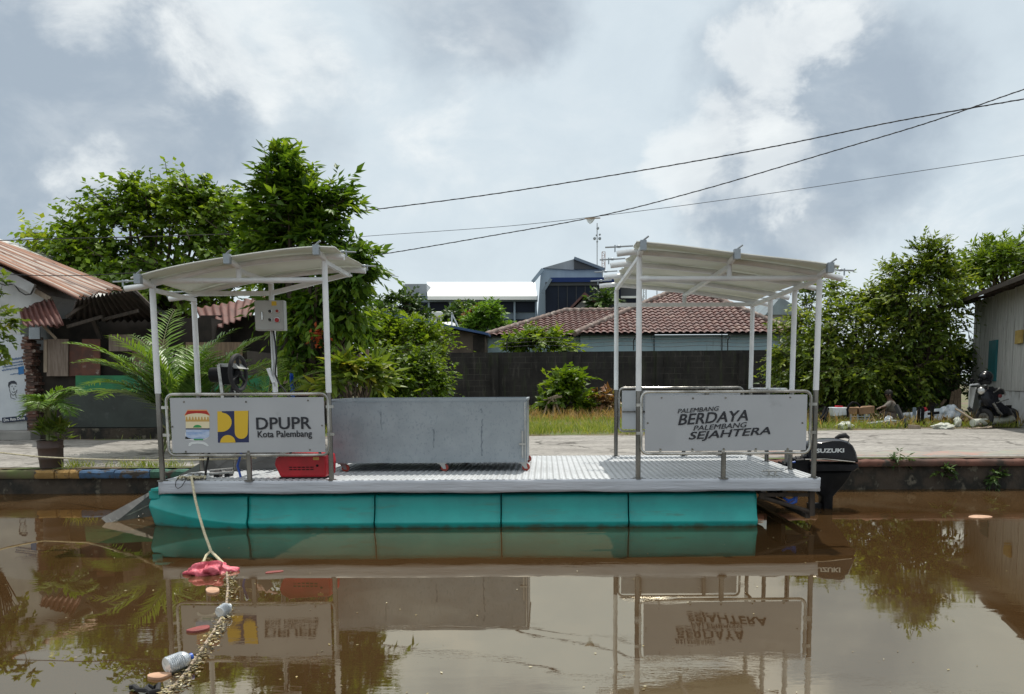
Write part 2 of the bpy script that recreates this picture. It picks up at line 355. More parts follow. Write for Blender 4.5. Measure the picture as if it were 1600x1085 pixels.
def tree(name, label, cat, base, lobes, mt, nclump, per, leaf, width, seed, trunk_r=.12, group=None, spread=.32, crown='crown', fork=.45, hang=.25, shell=.55, limb=True, vr=.42):
    """lobes: (centre, rx, ry, rz, weight). Clumps of leaves sit through the lobes, each on a limb."""
    rng = np.random.default_rng(seed); base = Vector(base)
    root = thing(name, label, cat, base, group)
    wsum = sum(l[4] for l in lobes); C = []
    for c, rx, ry, rz, wt in lobes:
        k = max(2, int(nclump * wt / wsum)); u = unit(rng, k)
        rr = (shell ** 3 + (1 - shell ** 3) * rng.random(k)) ** (1 / 3) * (1 + .06 * np.clip(rng.normal(size=k), -2, 2)) * .92
        u[:, 2] = np.where(u[:, 2] < -.55, -u[:, 2], u[:, 2])
        C.append(np.array(c) + u * rr[:, None] * np.array([rx, ry, rz]))
    C = np.concatenate(C); C = C[C[:, 2] > base.z + min(.1, lobes[0][3] * .1)]
    cen = np.mean([np.array(l[0]) for l in lobes], 0)
    P, D, N, Sz, T = [], [], [], [], []; tw = []
    for c in C:                            # each clump is a spray of twigs with leaves along both sides
        nt = max(2, int(round(per / 9 * rng.uniform(.6, 1.4)))); rc = spread * rng.uniform(.6, 1.4); tint = rng.normal(.45, .16)
        out = (c - cen) / np.array([1, 1, .8]); out = out / (np.linalg.norm(out) + 1e-6)
        for _ in range(nt):
            td = out * .75 + unit(rng, 1)[0] * .95; td[2] = td[2] * .8 + .22; td /= np.linalg.norm(td)
            ln = rc * rng.uniform(.9, 1.9); k = max(4, int(9 * rng.uniform(.7, 1.3))); s0 = c + rng.normal(size=3) * rc * .35
            tt = np.linspace(.12, 1, k); side = np.cross(td, [0, 0, 1]); side /= np.linalg.norm(side) + 1e-6
            sg = np.where(np.arange(k) % 2, 1, -1)[:, None]; bend = np.array([0, 0, -1.0]) * (tt[:, None] ** 2) * ln * .25
            P.append(s0 + td * (tt[:, None] * ln) + bend)
            dr = td * (.45 + .55 * tt[:, None]) + side * sg * (.95 - .6 * tt[:, None]) + rng.normal(size=(k, 3)) * .28; dr[:, 2] -= hang * rng.uniform(.3, 1.3, k)
            D.append(dr); nn = rng.normal(size=(k, 3)) * .38 + np.array([0, 0, .9]) + out * .3; N.append(nn)
            Sz.append(leaf * rng.uniform(1 - vr, 1 + vr, k)); T.append(np.clip(tint + rng.normal(0, .10) + rng.normal(0, .09, k) + .18 * (tt - .5), 0, 1)); tw.append((s0, s0 + td * ln * .7))
    leaf_obj(crown, mt, np.concatenate(P), np.concatenate(D), np.concatenate(N), np.concatenate(Sz), width, np.concatenate(T), root)
    if limb:
        mb = MB(); top = Vector(cen); f = base.lerp(top, fork)
        jit = lambda s_: Vector(rng.normal(size=3) * s_)
        h = (top - base).length
        mb.tube([base - Vector((0, 0, .1)), base.lerp(f, .3) + jit(.03 * h), base.lerp(f, .7) + jit(.03 * h), f], [trunk_r * 1.25, trunk_r, trunk_r * .9, trunk_r * .8], 9)
        idx = rng.permutation(len(C))[:min(len(C), 40)]
        for i in idx:
            e = Vector(C[i]); m = f.lerp(e, .5) + jit(.05 * h) - Vector((0, 0, .03 * h))
            s_ = f + (base - f) * rng.uniform(0, .35)
            mb.tube([s_, m, e], [trunk_r * .45, trunk_r * .28, trunk_r * .08], 5, False)
        for a_, b_ in tw[::3]: mb.tube([Vector(a_), Vector(b_)], [trunk_r * .09, trunk_r * .03], 3, False)
        mb.build('trunk', 'bark', root)
    return root
def lobe(px, py, Y, rpx, rpy, ry=None, wt=None):
    c = at(px, py, Y); k = Y / F; a, b = rpx * k, rpy * k
    return (c, a, ry or a * .8, b, wt * k * k if wt else a * b)

def fronds(name, label, cat, base, n, length, seed, mt='frond', leaflet=.35, lw=.09, nl=26, erect=1.1, bend=1.3, stem_h=.3, dirs=None, group=None, spread=.05):
    """a palm: arching midribs, each with two rows of narrow leaflets"""
    rng = np.random.default_rng(seed); base = Vector(base); root = thing(name, label, cat, base, group)
    P, D, N, Sz, T = [], [], [], [], []
    stem = MB(); rib = MB()
    for i in range(n):
        az = dirs[i][0] if dirs else rng.uniform(0, 2 * math.pi)
        el = dirs[i][1] if dirs else rng.uniform(.45, 1.0) * erect
        ln = length * (dirs[i][2] if dirs else rng.uniform(.7, 1.1)); bd = bend * rng.uniform(.7, 1.3)
        p = base + Vector((rng.normal() * spread, rng.normal() * spread, stem_h * rng.uniform(.6, 1.1)))
        stem.tube([base + Vector((rng.normal() * spread, rng.normal() * spread, 0)), p], [.022, .016], 6, False)
        pts = [p.copy()]; e = el; tint = rng.normal(.5, .17); seg = 14
        for k in range(seg):
            dv = Vector((math.cos(az) * math.cos(e), math.sin(az) * math.cos(e), math.sin(e)))
            pts.append(pts[-1] + dv * (ln / seg)); e -= bd / seg * (0.35 + 1.3 * k / seg)
        rib.tube(pts, [.012 * (1 - .8 * j / seg) for j in range(seg + 1)], 5, False)
        for k in range(nl):
            t = .18 + .8 * k / (nl - 1); x = t * seg; j = min(int(x), seg - 1); q = pts[j].lerp(pts[j + 1], x - j)
            tan = (pts[j + 1] - pts[j]).normalized(); side = tan.cross(Vector((0, 0, 1)))
            side = side.normalized() if side.length > 1e-4 else Vector((1, 0, 0)); upv = side.cross(tan)
            for sg in (-1, 1):
                sz = leaflet * math.sin(math.pi * min(.98, .12 + .86 * t)) ** .6 * rng.uniform(.85, 1.1)
                dv = tan * .75 + side * sg * .85 + upv * rng.uniform(.05, .4)
                P.append(q); D.append(dv); N.append(upv + side * sg * -.5); Sz.append(sz); T.append(np.clip(tint + rng.normal(0, .08), 0, 1))
    leaf_obj('frond', mt, P, D, N, Sz, lw, np.array(T), root, fold=.03, droop=.22)
    rib.build('midrib', 'stem_green', root); stem.build('stem', 'stem_green', root)
    return root
mat('stem_green', (.12, .17, .05), (.20, .19, .08), 6, .6)

def blades(name, pts, hgt, mt, seed, wd=.05):
    rng = np.random.default_rng(seed); P = np.asarray(pts, float); n = len(P)
    D = rng.normal(size=(n, 3)) * .35; D[:, 2] = 1
    return leaf_obj(name, mt, P, D, rng.normal(size=(n, 3)), hgt * rng.uniform(.5, 1.4, n), wd, np.clip(rng.normal(.5, .25, n), 0, 1), None, 0, .3)

# ================================================================== SETTING
def sheet(name, fn, nu, nv, mt, parent=None, smooth=60, solid=0.0):
    """a grid with a UV map; fn(u, v) gives points"""
    mb = MB().grid(fn, nu, nv); ob = mb.build(name, mt, parent, smooth, solid=solid)
    uvl = ob.data.uv_layers.new(name='uv'); li = np.zeros(len(ob.data.loops), np.int32); ob.data.loops.foreach_get('vertex_index', li)
    uvs = np.stack([(li % (nu + 1)) / nu, (li // (nu + 1)) / nv], 1); uvl.data.foreach_set('uv', uvs.astype(np.float32).ravel())
    return ob
def quad(a, b, c, d, u, v):
    a, b, c, d = map(Vector, (a, b, c, d)); return a.lerp(b, u).lerp(d.lerp(c, u), v)
def corr(name, a, b, c, d, waves, amp, mt, parent, nv=10, rag=0.0, seed=1):
    """corrugated sheet; a-b is the lower edge, waves run along a-d"""
    rng = random.Random(seed); a, b, c, d = map(Vector, (a, b, c, d)); n = (b - a).cross(d - a).normalized(); tab = [rng.uniform(-rag, rag) for _ in range(waves + 1)]
    nu = waves * 6
    def fn(u, v):
        k = tab[int(u * waves)] * (1 - v); p = quad(a, b, c, d, u, min(max(v + k, -.2), 1))
        return p + n * (amp * math.sin(2 * math.pi * waves * u) + .25 * amp * math.sin(9 * v + 5 * u))
    return sheet(name, fn, nu, nv, mt, parent, solid=.006)

def uvmat(name, build):
    m = bpy.data.materials.new(name); m.use_nodes = True; t = NT(m.node_tree)
    build(t, t.n['Principled BSDF'], t.new('ShaderNodeTexCoord').outputs['UV']); M[name] = m
def rusty(t, b, uv):
    s1 = t.noise(t.scale(uv, (26, 1.6, 1)), 1, 6, .6)[0]; s2 = t.noise(t.scale(uv, (9, .9, 1)), 1, 4)[0]; s3 = t.noise(t.scale(uv, (34, 7, 1)), 1.6, 6)[0]
    c = t.mix(t.ramp(s1, .38, .58), (.085, .034, .024), (.30, .135, .075))
    c = t.mix(t.ramp(t.noise(t.scale(uv, (17, .5, 1)), 1, 4)[0], .47, .60), c, (.46, .42, .375)); c = t.mix(t.ramp(s3, .56, .70), c, (.075, .038, .03))
    t.put(b.inputs['Base Color'], c); b.inputs['Roughness'].default_value = .75
uvmat('rust_roof', rusty)
def redrust(t, b, uv):
    s1 = t.noise(t.scale(uv, (14, 3, 1)), 1, 6, .6)[0]
    t.put(b.inputs['Base Color'], t.mix(t.ramp(s1, .3, .7), (.065, .020, .016), (.14, .052, .040))); b.inputs['Roughness'].default_value = .7
uvmat('red_rust', redrust)
def darkroof(t, b, uv):
    s1 = t.noise(t.scale(uv, (8, 3, 1)), 1, 6, .6)[0]
    t.put(b.inputs['Base Color'], t.mix(t.ramp(s1, .3, .7), (.020, .016, .014), (.06, .045, .038))); b.inputs['Roughness'].default_value = .85
uvmat('dark_roof', darkroof)

def water_mat():
    m = bpy.data.materials.new('canal_water'); m.use_nodes = True; t = NT(m.node_tree); b = t.n['Principled BSDF']
    co = t.new('ShaderNodeTexCoord').outputs['Object']
    n1 = t.noise(co, .35, 5)[0]
    t.put(b.inputs['Base Color'], t.mix(t.ramp(n1, .35, .65), (.050, .026, .010), (.064, .036, .015)))
    b.inputs['Roughness'].default_value = .02; b.inputs['IOR'].default_value = 4.6; b.inputs['Specular Tint'].default_value = (1.0, .92, .73, 1)
    film = t.math('MULTIPLY', t.ramp(t.noise(t.scale(co, (.7, .45, 1), (0, 0, R(-24))), 1.3, 6, .6, .6)[0], .50, .72), .35)      # patches of greyish surface film
    bc = b.inputs['Base Color'].links[0].from_socket
    t.put(b.inputs['Base Color'], t.mix(film, bc, (.115, .085, .052))); t.put(b.inputs['Roughness'], t.ramp(film, 0, .5, .012, .05))
    h1 = t.noise(t.scale(co, (1.0, 1.6, 1)), 1.1, 2, .4)[0]; h2 = t.noise(t.scale(co, (2.2, 6.0, 1)), 2.0, 4, .55)[0]; h3 = t.noise(t.scale(co, (9, 20, 1)), 2.2, 3)[0]
    patch = t.ramp(t.noise(t.scale(co, (.5, 1.3, 1)), .9, 3)[0], .44, .66)        # breezy patches among slick ones
    h = t.math('ADD', t.math('MULTIPLY', h1, .55), t.math('MULTIPLY', t.math('MULTIPLY', h2, patch), .75))
    h = t.math('ADD', h, t.math('MULTIPLY', t.math('MULTIPLY', h3, patch), .06))
    bn = t.new('ShaderNodeBump'); bn.inputs['Strength'].default_value = .115; bn.inputs['Distance'].default_value = .008
    t.put(bn.inputs['Height'], h); t.put(b.inputs['Normal'], bn.outputs[0])
    M['canal_water'] = m
water_mat()
struct(MB().add([(-90, -40, 0), (90, -40, 0), (90, 10.85, 0), (-90, 10.85, 0)], [(0, 1, 2, 3)]).build('water', 'canal_water', smooth=0))

def sm(x, a, b): x = min(max((x - a) / (b - a), 0), 1); return x * x * (3 - 2 * x)
def gz(x, y): return .44 - .085 * sm(-x, 2.0, 5.5) * (1 - sm(y, 11.3, 14.5))
mat('soil', (.16, .12, .08), (.10, .08, .05), 1.2, .95, bump=.4, c3=(.10, .13, .04), s3=.8, lo3=.45, hi3=.6)
ys = [10.86, 11.3, 12, 13, 14.5, 16, 18, 22, 28, 40, 80, 200, 600, 1800]; xs = [-900, -300, -100, -40, -20, -12] + [-10 + i for i in range(26)] + [18, 26, 50, 120, 300, 900]
gm = MB(); gm.add([(x, y, gz(x, y)) for y in ys for x in xs], [(j * len(xs) + i, j * len(xs) + i + 1, (j + 1) * len(xs) + i + 1, (j + 1) * len(xs) + i) for j in range(len(ys) - 1) for i in range(len(xs) - 1)])
struct(gm.build('ground', 'soil'))
mat('road', (.32, .305, .28), (.235, .222, .205), 1.1, .92, stretch=(.8, 1.6, 1), bump=.8, bscale=14, c3=(.13, .122, .112), s3=11, lo3=.50, hi3=.66, stretch3=(.8, 1.5, 1), detail=12)
rx = [-30, -20, -14] + [-11 + .5 * i for i in range(56)] + [20, 30]; ry = [11.0, 11.3, 11.7, 12.2, 13, 14, 15, 15.9, 16.6]
def redge(x): return 16.05 + 1.85 * sm(x, 1, 9.5) + .12 * math.sin(x * 2.3) + .08 * math.sin(x * 5.1) - .45 * sm(-x, 3, 8)
rm = MB(); rm.add([(x, 11.0 + (y - 11.0) / 5.6 * (redge(x) - 11.0), gz(x, 11.0 + (y - 11.0) / 5.6 * (redge(x) - 11.0)) + .005) for y in ry for x in rx], [(j * len(rx) + i, j * len(rx) + i + 1, (j + 1) * len(rx) + i + 1, (j + 1) * len(rx) + i) for j in range(len(ry) - 1) for i in range(len(rx) - 1)])
struct(rm.build('road', 'road'))
rt_ = NT(M['road'].node_tree); b_ = rt_.n['Principled BSDF']; old = b_.inputs['Base Color'].links[0].from_socket
co_ = rt_.new('ShaderNodeTexCoord').outputs['Object']; vo = rt_.new('ShaderNodeTexVoronoi', feature='DISTANCE_TO_EDGE'); vo.inputs['Scale'].default_value = .55
rt_.put(vo.inputs['Vector'], rt_.vmath('ADD', co_, rt_.vmath('MULTIPLY', rt_.noise(co_, 1.6, 6)[1], (.9, .9, .9))))
cr_ = rt_.math('MULTIPLY', rt_.ramp(vo.outputs['Distance'], .030, .006), rt_.ramp(rt_.noise(co_, .5, 3)[0], .4, .6, .25, .9))
st2 = rt_.ramp(rt_.noise(rt_.scale(co_, (.5, 1.2, 1)), .8, 7, .6)[0], .50, .68)
rt_.put(b_.inputs['Base Color'], rt_.mix(cr_, rt_.mix(rt_.math('MULTIPLY', st2, .55), old, (.17, .16, .145)), (.055, .05, .042)))

# ------------------------------------------------------------------ the canal wall
mat('wall_moss', (.060, .046, .034), (.018, .017, .014), 3.5, .95, bump=.9, stretch=(1, 1, .8), c3=(.14, .125, .095), s3=7, lo3=.57, hi3=.70, lo=.4, hi=.6)
mat('cap_red', (.135, .060, .042), (.070, .040, .030), 1.6, .9, bump=.5, c3=(.030, .026, .02), s3=7, lo3=.50, hi3=.68)
mat('cap_grey', (.20, .19, .165), (.12, .11, .09), 3, .95, bump=.5, c3=(.26, .12, .09), s3=1.1, lo3=.5, hi3=.62)
for nm, c in (('kerb_yellow', (.36, .22, .07)), ('kerb_blue', (.060, .125, .23)), ('kerb_green', (.05, .13, .095))):
    mat(nm, c, tuple(x * .7 for x in c), 4, .9, bump=.8, c3=(.06, .05, .04), s3=6, lo3=.49, hi3=.60, stretch3=(1, 1, 1.4))
quay = thing('quay_wall', 'long dark mossy canal wall with flaking painted kerb blocks along its top', 'wall', (0, 10.9, 0))
q = MB(); rng = random.Random(5)
def qtop(x): return .425 - .108 * sm(-x, .5, 1.2)
qx = [-40, -20] + [-12 + .25 * i for i in range(110)] + [20, 30, 45]
prof = lambda x: [(10.82, -.8), (10.80, .0), (10.79 + .015 * math.sin(x * 7), .12), (10.80, qtop(x) - .115), (10.80, qtop(x) - .09), (11.02, qtop(x) - .088)]
q.add([(x, y + .012 * math.sin(x * 11 + z * 20), z) for x in qx for y, z in prof(x)], [(i * 6 + j, (i + 1) * 6 + j, (i + 1) * 6 + j + 1, i * 6 + j + 1) for i in range(len(qx) - 1) for j in range(5)])
q.build('wall', 'wall_moss', quay)
def slab(x0, x1, z0, z1, y0=10.72, y1=11.2, seed=1, top=None):
    """a worn kerb block: an uneven box"""
    r = random.Random(seed); n = max(3, int((x1 - x0) / .08)); mb = MB(); sec = [(y1, z0), (y0 + .01, z0), (y0, z0 + .02), (y0, z1 - .035), (y0 + .03, z1 - .006), (y1, z1)]
    rows = []
    for i in range(n + 1):
        x = x0 + (x1 - x0) * i / n; dz = r.uniform(-.010, .006); dy = r.uniform(-.006, .008)
        rows += [(x, y + dy, z + (dz if k > 2 else 0)) for k, (y, z) in enumerate(sec)]
    mb.add(rows, [(i * 6 + j, i * 6 + (j + 1) % 6, (i + 1) * 6 + (j + 1) % 6, (i + 1) * 6 + j) for i in range(n) for j in range(6)] + [tuple(range(6)), tuple(n * 6 + j for j in range(6))[::-1]])
    return mb
kx = [at(p, 742, 10.72).x for p in (52, 84, 107, 122, 178, 233, 330, 480)]
for i, (a, b, c) in enumerate(zip(kx, kx[1:], ('yellow', 'yellow', 'yellow', 'blue', 'blue', 'green', 'green'))):
    slab(a + .008, b - .008, .225, .345, seed=i, y0=10.72 + .006 * (i % 2)).build('kerb_block', 'kerb_' + c, quay, label='flaking %s painted kerb block' % c)
slab(3.1, 40, .335, .435, seed=20).build('kerb_cap', 'cap_red', quay, 60, label='worn reddish brown concrete edging'); slab(kx[-1] + .02, 3.08, .335, .428, seed=21).build('kerb_cap', 'cap_grey', quay, 60)
slab(-40, kx[0] - .02, .22, .352, seed=22, y0=10.77).build('kerb_cap', 'soil', quay, 60, label='crumbling bare earth edging')
mat('faded_paint', (.34, .20, .17), (.22, .27, .22), 1.3, .92, bump=.6, bscale=14, c3=(.24, .225, .20), s3=5, lo3=.42, hi3=.58)
MB().grid(lambda u, v: (3.2 + u * 9, 11.2 + v * (.55 + .35 * math.sin(u * 31) ** 2), .4475), 80, 2).build('painted_strip', 'faded_paint', quay)

# ------------------------------------------------------------------ houses on the west bank
mat('wall_white', (.55, .56, .55), (.44, .45, .44), 2.2, .85, c3=(.28, .27, .25), s3=3.5, lo3=.60, hi3=.82, stretch3=(1.5, 1, .6))
mat('fascia_grey', (.44, .45, .45), (.36, .36, .35), 4, .7)
mat('brick_red', (.14, .065, .045), (.06, .04, .033), 14, .9, bump=.6, c3=(.30, .26, .22), s3=18, lo3=.56, hi3=.68, stretch=(.5, 1, 1))
mat('green_sheet', (.018, .19, .075), (.012, .13, .055), 3, .6); mat('black_sheet', (.034, .045, .038), (.022, .028, .024), 2, .6, c3=(.06, .07, .065), s3=6, lo3=.55, hi3=.8)
mat('ply', (.24, .19, .155), (.17, .13, .10), 5, .85, stretch=(6, 6, .7)); mat('rust_panel', (.155, .062, .040), (.09, .045, .035), 4, .8, c3=(.26, .20, .17), s3=5, lo3=.6, hi3=.7)
house = thing('old_house', 'old white house with streaky rusted corrugated roof beside the canal road', 'house', (-12.5, 16.2, .44))
a = at(44, 690, 16.2)
MB().prism([(-22, 16.2, .44), (a.x, 16.2, .44), (a.x, 16.2, 2.9), at(75, 462, 16.2), at(0, 416, 16.2), at(-200, 320, 16.2), (-22, 16.2, 7.5)], (0, 7, 0)).build('wall', 'wall_white', house, 0)
nr0, nr1, fr0, fr1 = at(-160, 334, 15.7), at(121, 468, 15.7), at(-190, 305, 18.6), at(191, 450, 18.6)
corr('roof', nr1, fr1, fr0, nr0, 15, .035, 'rust_roof', house, 16, .02)
MB().bar(at(-120, 361, 15.9), at(52, 452, 15.9), .06, .20).build('barge_board', 'fascia_grey', house)
MB().bar(at(56, 455, 16.05), at(79, 468, 16.05), .05, .10).build('rafter_end', 'wood_pale', house)
MB().tube([at(x, y, 15.88) for x, y in ((-10, 440), (8, 446), (22, 444), (30, 455), (40, 461), (48, 460), (52, 452))], .012, 6).build('cable', 'wire_black', house)
MB().box((-22, 15.55, .44), (at(48, 690, 15.55).x, 16.19, .62)).build('plinth', 'concrete', house, bevel=.015)
pb = MB()
p = thing('brick_pillar', 'narrow crumbling red brick pillar between poster wall and shack', 'pillar', (at(46, 690, 15.9).x, 15.9, .44)); rr = random.Random(3); z = .44; k = 0
x0, x1 = at(40, 600, 15.9).x, at(53, 600, 15.9).x
while z < 2.55:
    pb.box((x0 + rr.uniform(-.02, .03), 15.86 + rr.uniform(-.01, .02), z), (x1 + rr.uniform(-.05, .05) + (.05 if k % 2 else 0), 16.15, z + .058)); z += .066; k += 1
pb.build('brickwork', 'brick_red', p, 0)
# the poster on the white wall
pw = thing('poster', 'white campaign poster with blue script and a printed portrait on house wall', 'poster', at(20, 668, 16.17))
mat('paper_white', (.58, .62, .65), (.50, .54, .58), 1.5, .7, bump=.1); mat('print_blue', (.03, .17, .42), rough=.7); mat('print_ink', (.03, .035, .05), rough=.7); mat('print_navy', (.02, .03, .06), rough=.7); mat('print_white', (.75, .76, .76), rough=.7); mat('print_skin', (.42, .45, .48), rough=.7)
PP = lambda x, y, o=0.0: at(x, y, 16.17 - o)
pm = MB(); pm.add([PP(-70, 530), PP(38, 523), PP(44, 656), PP(-70, 661)], [(0, 3, 2, 1)]); pm.build('sheet', 'paper_white', pw, 0, solid=.004)
ft = MB(); ft.add([PP(3, 653, .008), PP(43, 649, .008), PP(43.5, 657, .008), PP(3.5, 661, .008)], [(0, 3, 2, 1)]); fo = ft.build('name_strip', 'print_navy', pw, 0)
tl = MB(); lettering(tl, 'Drs. Ratu Dewa', PP(6, 659, .012), PP(42, 655, .012) - PP(6, 659, .012), (0, 0, 1), .45, .060, .02); tl.build('lettering', 'print_white', fo, 0)
sc = MB()
for k, (x, y, wd, tx) in enumerate(((3, 570, .42, 'Bersatu Bersama'), (2, 577, .45, 'Membangun Kota'), (4, 584, .40, 'Lebih Maju'), (16, 587, .26, 'Sejahtera'))): pass
def scrawl(mb, x, y, wpx, h, seed, o):    # handwriting-like strokes
    r = random.Random(seed); pts = []; n = int(wpx * 1.3)
    for i in range(n): pts.append(PP(x + wpx * i / n, y - .12 * i + (h if i % 2 else -h) * r.uniform(.3, 1), o))
    mb.tube(pts, .0042, 4, False)
for i, (x, y, wd, h) in enumerate(((12, 563, 24, 2.2), (2, 570, 35, 1.8), (4, 574, 33, 1.5), (3, 579, 28, 1.8), (16, 585.5, 14, 1.2))): scrawl(sc, x, y, wd, h, i, .01)
sc.add([PP(28, 574, .009), PP(37, 572, .009), PP(38, 584, .009), PP(29, 586, .009)], [(0, 3, 2, 1)])
sc.build('lettering', 'print_blue', pw, 0)
po = MB()
po.add([PP(x, y, .010) for x, y in ((12.5, 603), (13, 598), (17, 595.5), (22, 595), (25.5, 598), (26.5, 602), (24, 600), (18, 599.5), (15, 602), (14.5, 608))], [tuple(range(10))])
for pts in (((17.5, 604), (20, 603.4)), ((22.5, 603.6), (25, 604)), ((21, 606), (21.8, 609), (21, 609.6)), ((18.6, 612.4), (21.5, 613.4), (24, 612)), ((14.5, 608), (16, 614), (20, 618), (24, 616), (26.5, 609)), ((16, 616), (17, 622), (24, 624)), ((24, 617), (25.5, 622))):
    po.tube([PP(x, y, .010) for x, y in pts], .005, 4, False)
po.build('portrait', 'print_ink', pw, 0)

# patchwork shack with the lean-to roof
shack = thing('shack', 'patchwork shack of boards and sheet metal with green band and sagging roof', 'shack', (-8.5, 15.9, .44))
def wpan(name, x0, y0, x1, y1, mt, Y, par, th=.03, lb=None):
    a, b, c, d = at(x0, y1, Y), at(x1, y1, Y), at(x1, y0, Y), at(x0, y0, Y); return MB().prism([a, b, c, d], (0, th, 0)).build(name, mt, par, 0, label=lb)
xl = at(56, 600, 16).x; xr = at(385, 600, 16).x
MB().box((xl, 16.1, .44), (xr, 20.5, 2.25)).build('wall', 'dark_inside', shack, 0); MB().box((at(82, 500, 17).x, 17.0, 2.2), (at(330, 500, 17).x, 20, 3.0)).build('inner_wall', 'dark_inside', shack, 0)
wpan('board', 68, 531, 73, 582, 'wood_pale', 15.96, shack); wpan('board', 73, 530, 106, 588, 'ply', 15.98, shack); wpan('board', 108, 538, 130, 588, 'rust_panel', 16.02, shack)
wpan('board', 128, 530, 156, 588, 'rust_panel', 15.97, shack, lb='rusty brown metal panel'); wpan('board', 170, 523, 206, 549, 'ply', 15.94, shack); wpan('board', 206, 530, 262, 588, 'wood', 16.0, shack); wpan('board', 290, 535, 378, 600, 'wood', 16.0, shack)
wpan('green_band', 118, 587, 420, 612, 'green_sheet', 15.92, shack); wpan('metal_sheet', 96, 611, 420, 668, 'black_sheet', 15.95, shack)
MB().box((xl, 15.85, .42), (xr, 16.09, .66)).build('footing', 'wall_moss', shack, 0)
wpan('torn_sheet', 45, 512, 62, 530, 'galvanised', 15.8, shack)
MB().bar(at(62, 504, 15.7), at(88, 530, 15.85), .06, .05).build('strut', 'wood_pale', shack)
corr('lean_to_roof', at(108, 500, 16.6), at(262, 503, 17.0), at(205, 453, 14.9), at(118, 470, 14.9), 14, .03, 'dark_roof', shack, 6, .02, 3)
for (a, b) in (((104, 496), (143, 469)), ((105, 511), (160, 495)), ((160, 500), (216, 486)), ((211, 455), (243, 486))): MB().bar(at(*a, 15.4), at(*b, 15.2), .04, .06).build('roof_beam', 'wood_dark', shack)
MB().bar(at(146, 500, 16.2), at(158, 530, 16.2), .08).build('post', 'wood_dark', shack)
corr('awning', at(90, 514, 15.3), at(96, 508, 15.6), at(70, 468, 16.1), at(28, 486, 15.9), 2, .02, 'red_rust', shack, 3)
corr('awning', at(36, 510, 15.25), at(100, 508, 15.25), at(82, 468, 15.95), at(30, 484, 15.95), 7, .028, 'red_rust', shack, 6, .03, 4)
# second rusty roof behind the boat's bow shelter
sh2 = thing('storage_hut', 'dark wooden hut with red rusted roof behind the boat canopy', 'hut', (at(370, 560, 17.5).x, 18, .44))
corr('roof', at(322, 521, 17.2), at(404, 487, 17.2), at(420, 462, 19.0), at(306, 482, 19.0), 9, .03, 'red_rust', sh2, 8, .03, 8)
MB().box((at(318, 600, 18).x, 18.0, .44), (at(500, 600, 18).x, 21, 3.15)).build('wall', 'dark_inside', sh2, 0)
wpan('wall_board', 432, 588, 452, 600, 'wood_pale', 17.97, sh2); wpan('wall_board', 420, 560, 436, 640, 'wood', 17.98, sh2); wpan('wall_board', 378, 560, 394, 640, 'rust_panel', 17.98, sh2); wpan('door_frame', 399, 565, 403, 640, 'wood', 17.97, sh2)

# ------------------------------------------------------------------ the dark block wall across the grass
mat('black_wall', (.028, .026, .025), (.014, .013, .013), 1.5, .95, c3=(.085, .078, .070), s3=2.2, lo3=.55, hi3=.80, stretch3=(2.4, 1, .45), bump=.5)
kw_ = NT(M['black_wall'].node_tree); b_ = kw_.n['Principled BSDF']; old = b_.inputs['Base Color'].links[0].from_socket
co_ = kw_.new('ShaderNodeTexCoord').outputs['Object']; bt = kw_.new('ShaderNodeTexBrick'); kw_.put(bt.inputs[0], kw_.scale(co_, (1, 1, 1), (R(90), 0, 0)))
for nm_, v_ in (('Scale', 1.0), ('Brick Width', .42), ('Row Height', .21), ('Mortar Size', .012), ('Mortar Smooth', .4)): bt.inputs[nm_].default_value = v_
kw_.put(b_.inputs['Base Color'], kw_.mix(kw_.math('MULTIPLY', bt.outputs['Fac'], kw_.ramp(kw_.noise(co_, 1.2, 4)[0], .42, .62, .0, .55)), old, (.075, .070, .064)))
mo_ = kw_.ramp(kw_.noise(kw_.scale(co_, (3, 1, .5)), 1.4, 6)[0], .52, .66); old2 = b_.inputs['Base Color'].links[0].from_socket
kw_.put(b_.inputs['Base Color'], kw_.mix(kw_.math('MULTIPLY', mo_, .5), old2, (.035, .045, .022)))
bw = thing('block_wall', 'long soot black block wall standing across the grass', 'wall', (2, 28.3, .44))
WX0, WX1 = at(560, 600, 28.3).x, at(1500, 600, 28.3).x
zl, zr = at(700, 552, 28.3).z, at(1200, 546, 28.3).z
MB().hexa([(WX0, 28.3, .3), (WX1, 28.3, .3), (WX1, 28.55, .3), (WX0, 28.55, .3), (WX0, 28.3, zl), (WX1, 28.3, zr), (WX1, 28.55, zr), (WX0, 28.55, zl)]).build('wall', 'black_wall', bw, 0)
for i in range(7): x = WX0 + 2 + i * (WX1 - WX0 - 4) / 6; MB().box((x - .12, 28.22, .3), (x + .12, 28.297, zl - .06)).build('buttress', 'black_wall', bw, 0)
bf = thing('barbed_wire', 'sagging barbed wire on thin iron posts along the black wall top', 'fence', (4, 28.42, zl))
wires = MB()
for px in (792, 990, 1137, 1200, 1260):
    c = at(px, 548, 28.42); MB().tube([c, at(px, 532, 28.42), at(px + 4, 525, 28.2)], .022, 6).build('iron_post', 'wire_black', bf)
for dy in (529, 535, 541): wires.tube([at(px, dy + 1.3 * math.sin(px * .05), 28.40) for px in range(770, 1270, 14)], .009, 4)
wires.build('wire_strand', 'wire_black', bf)

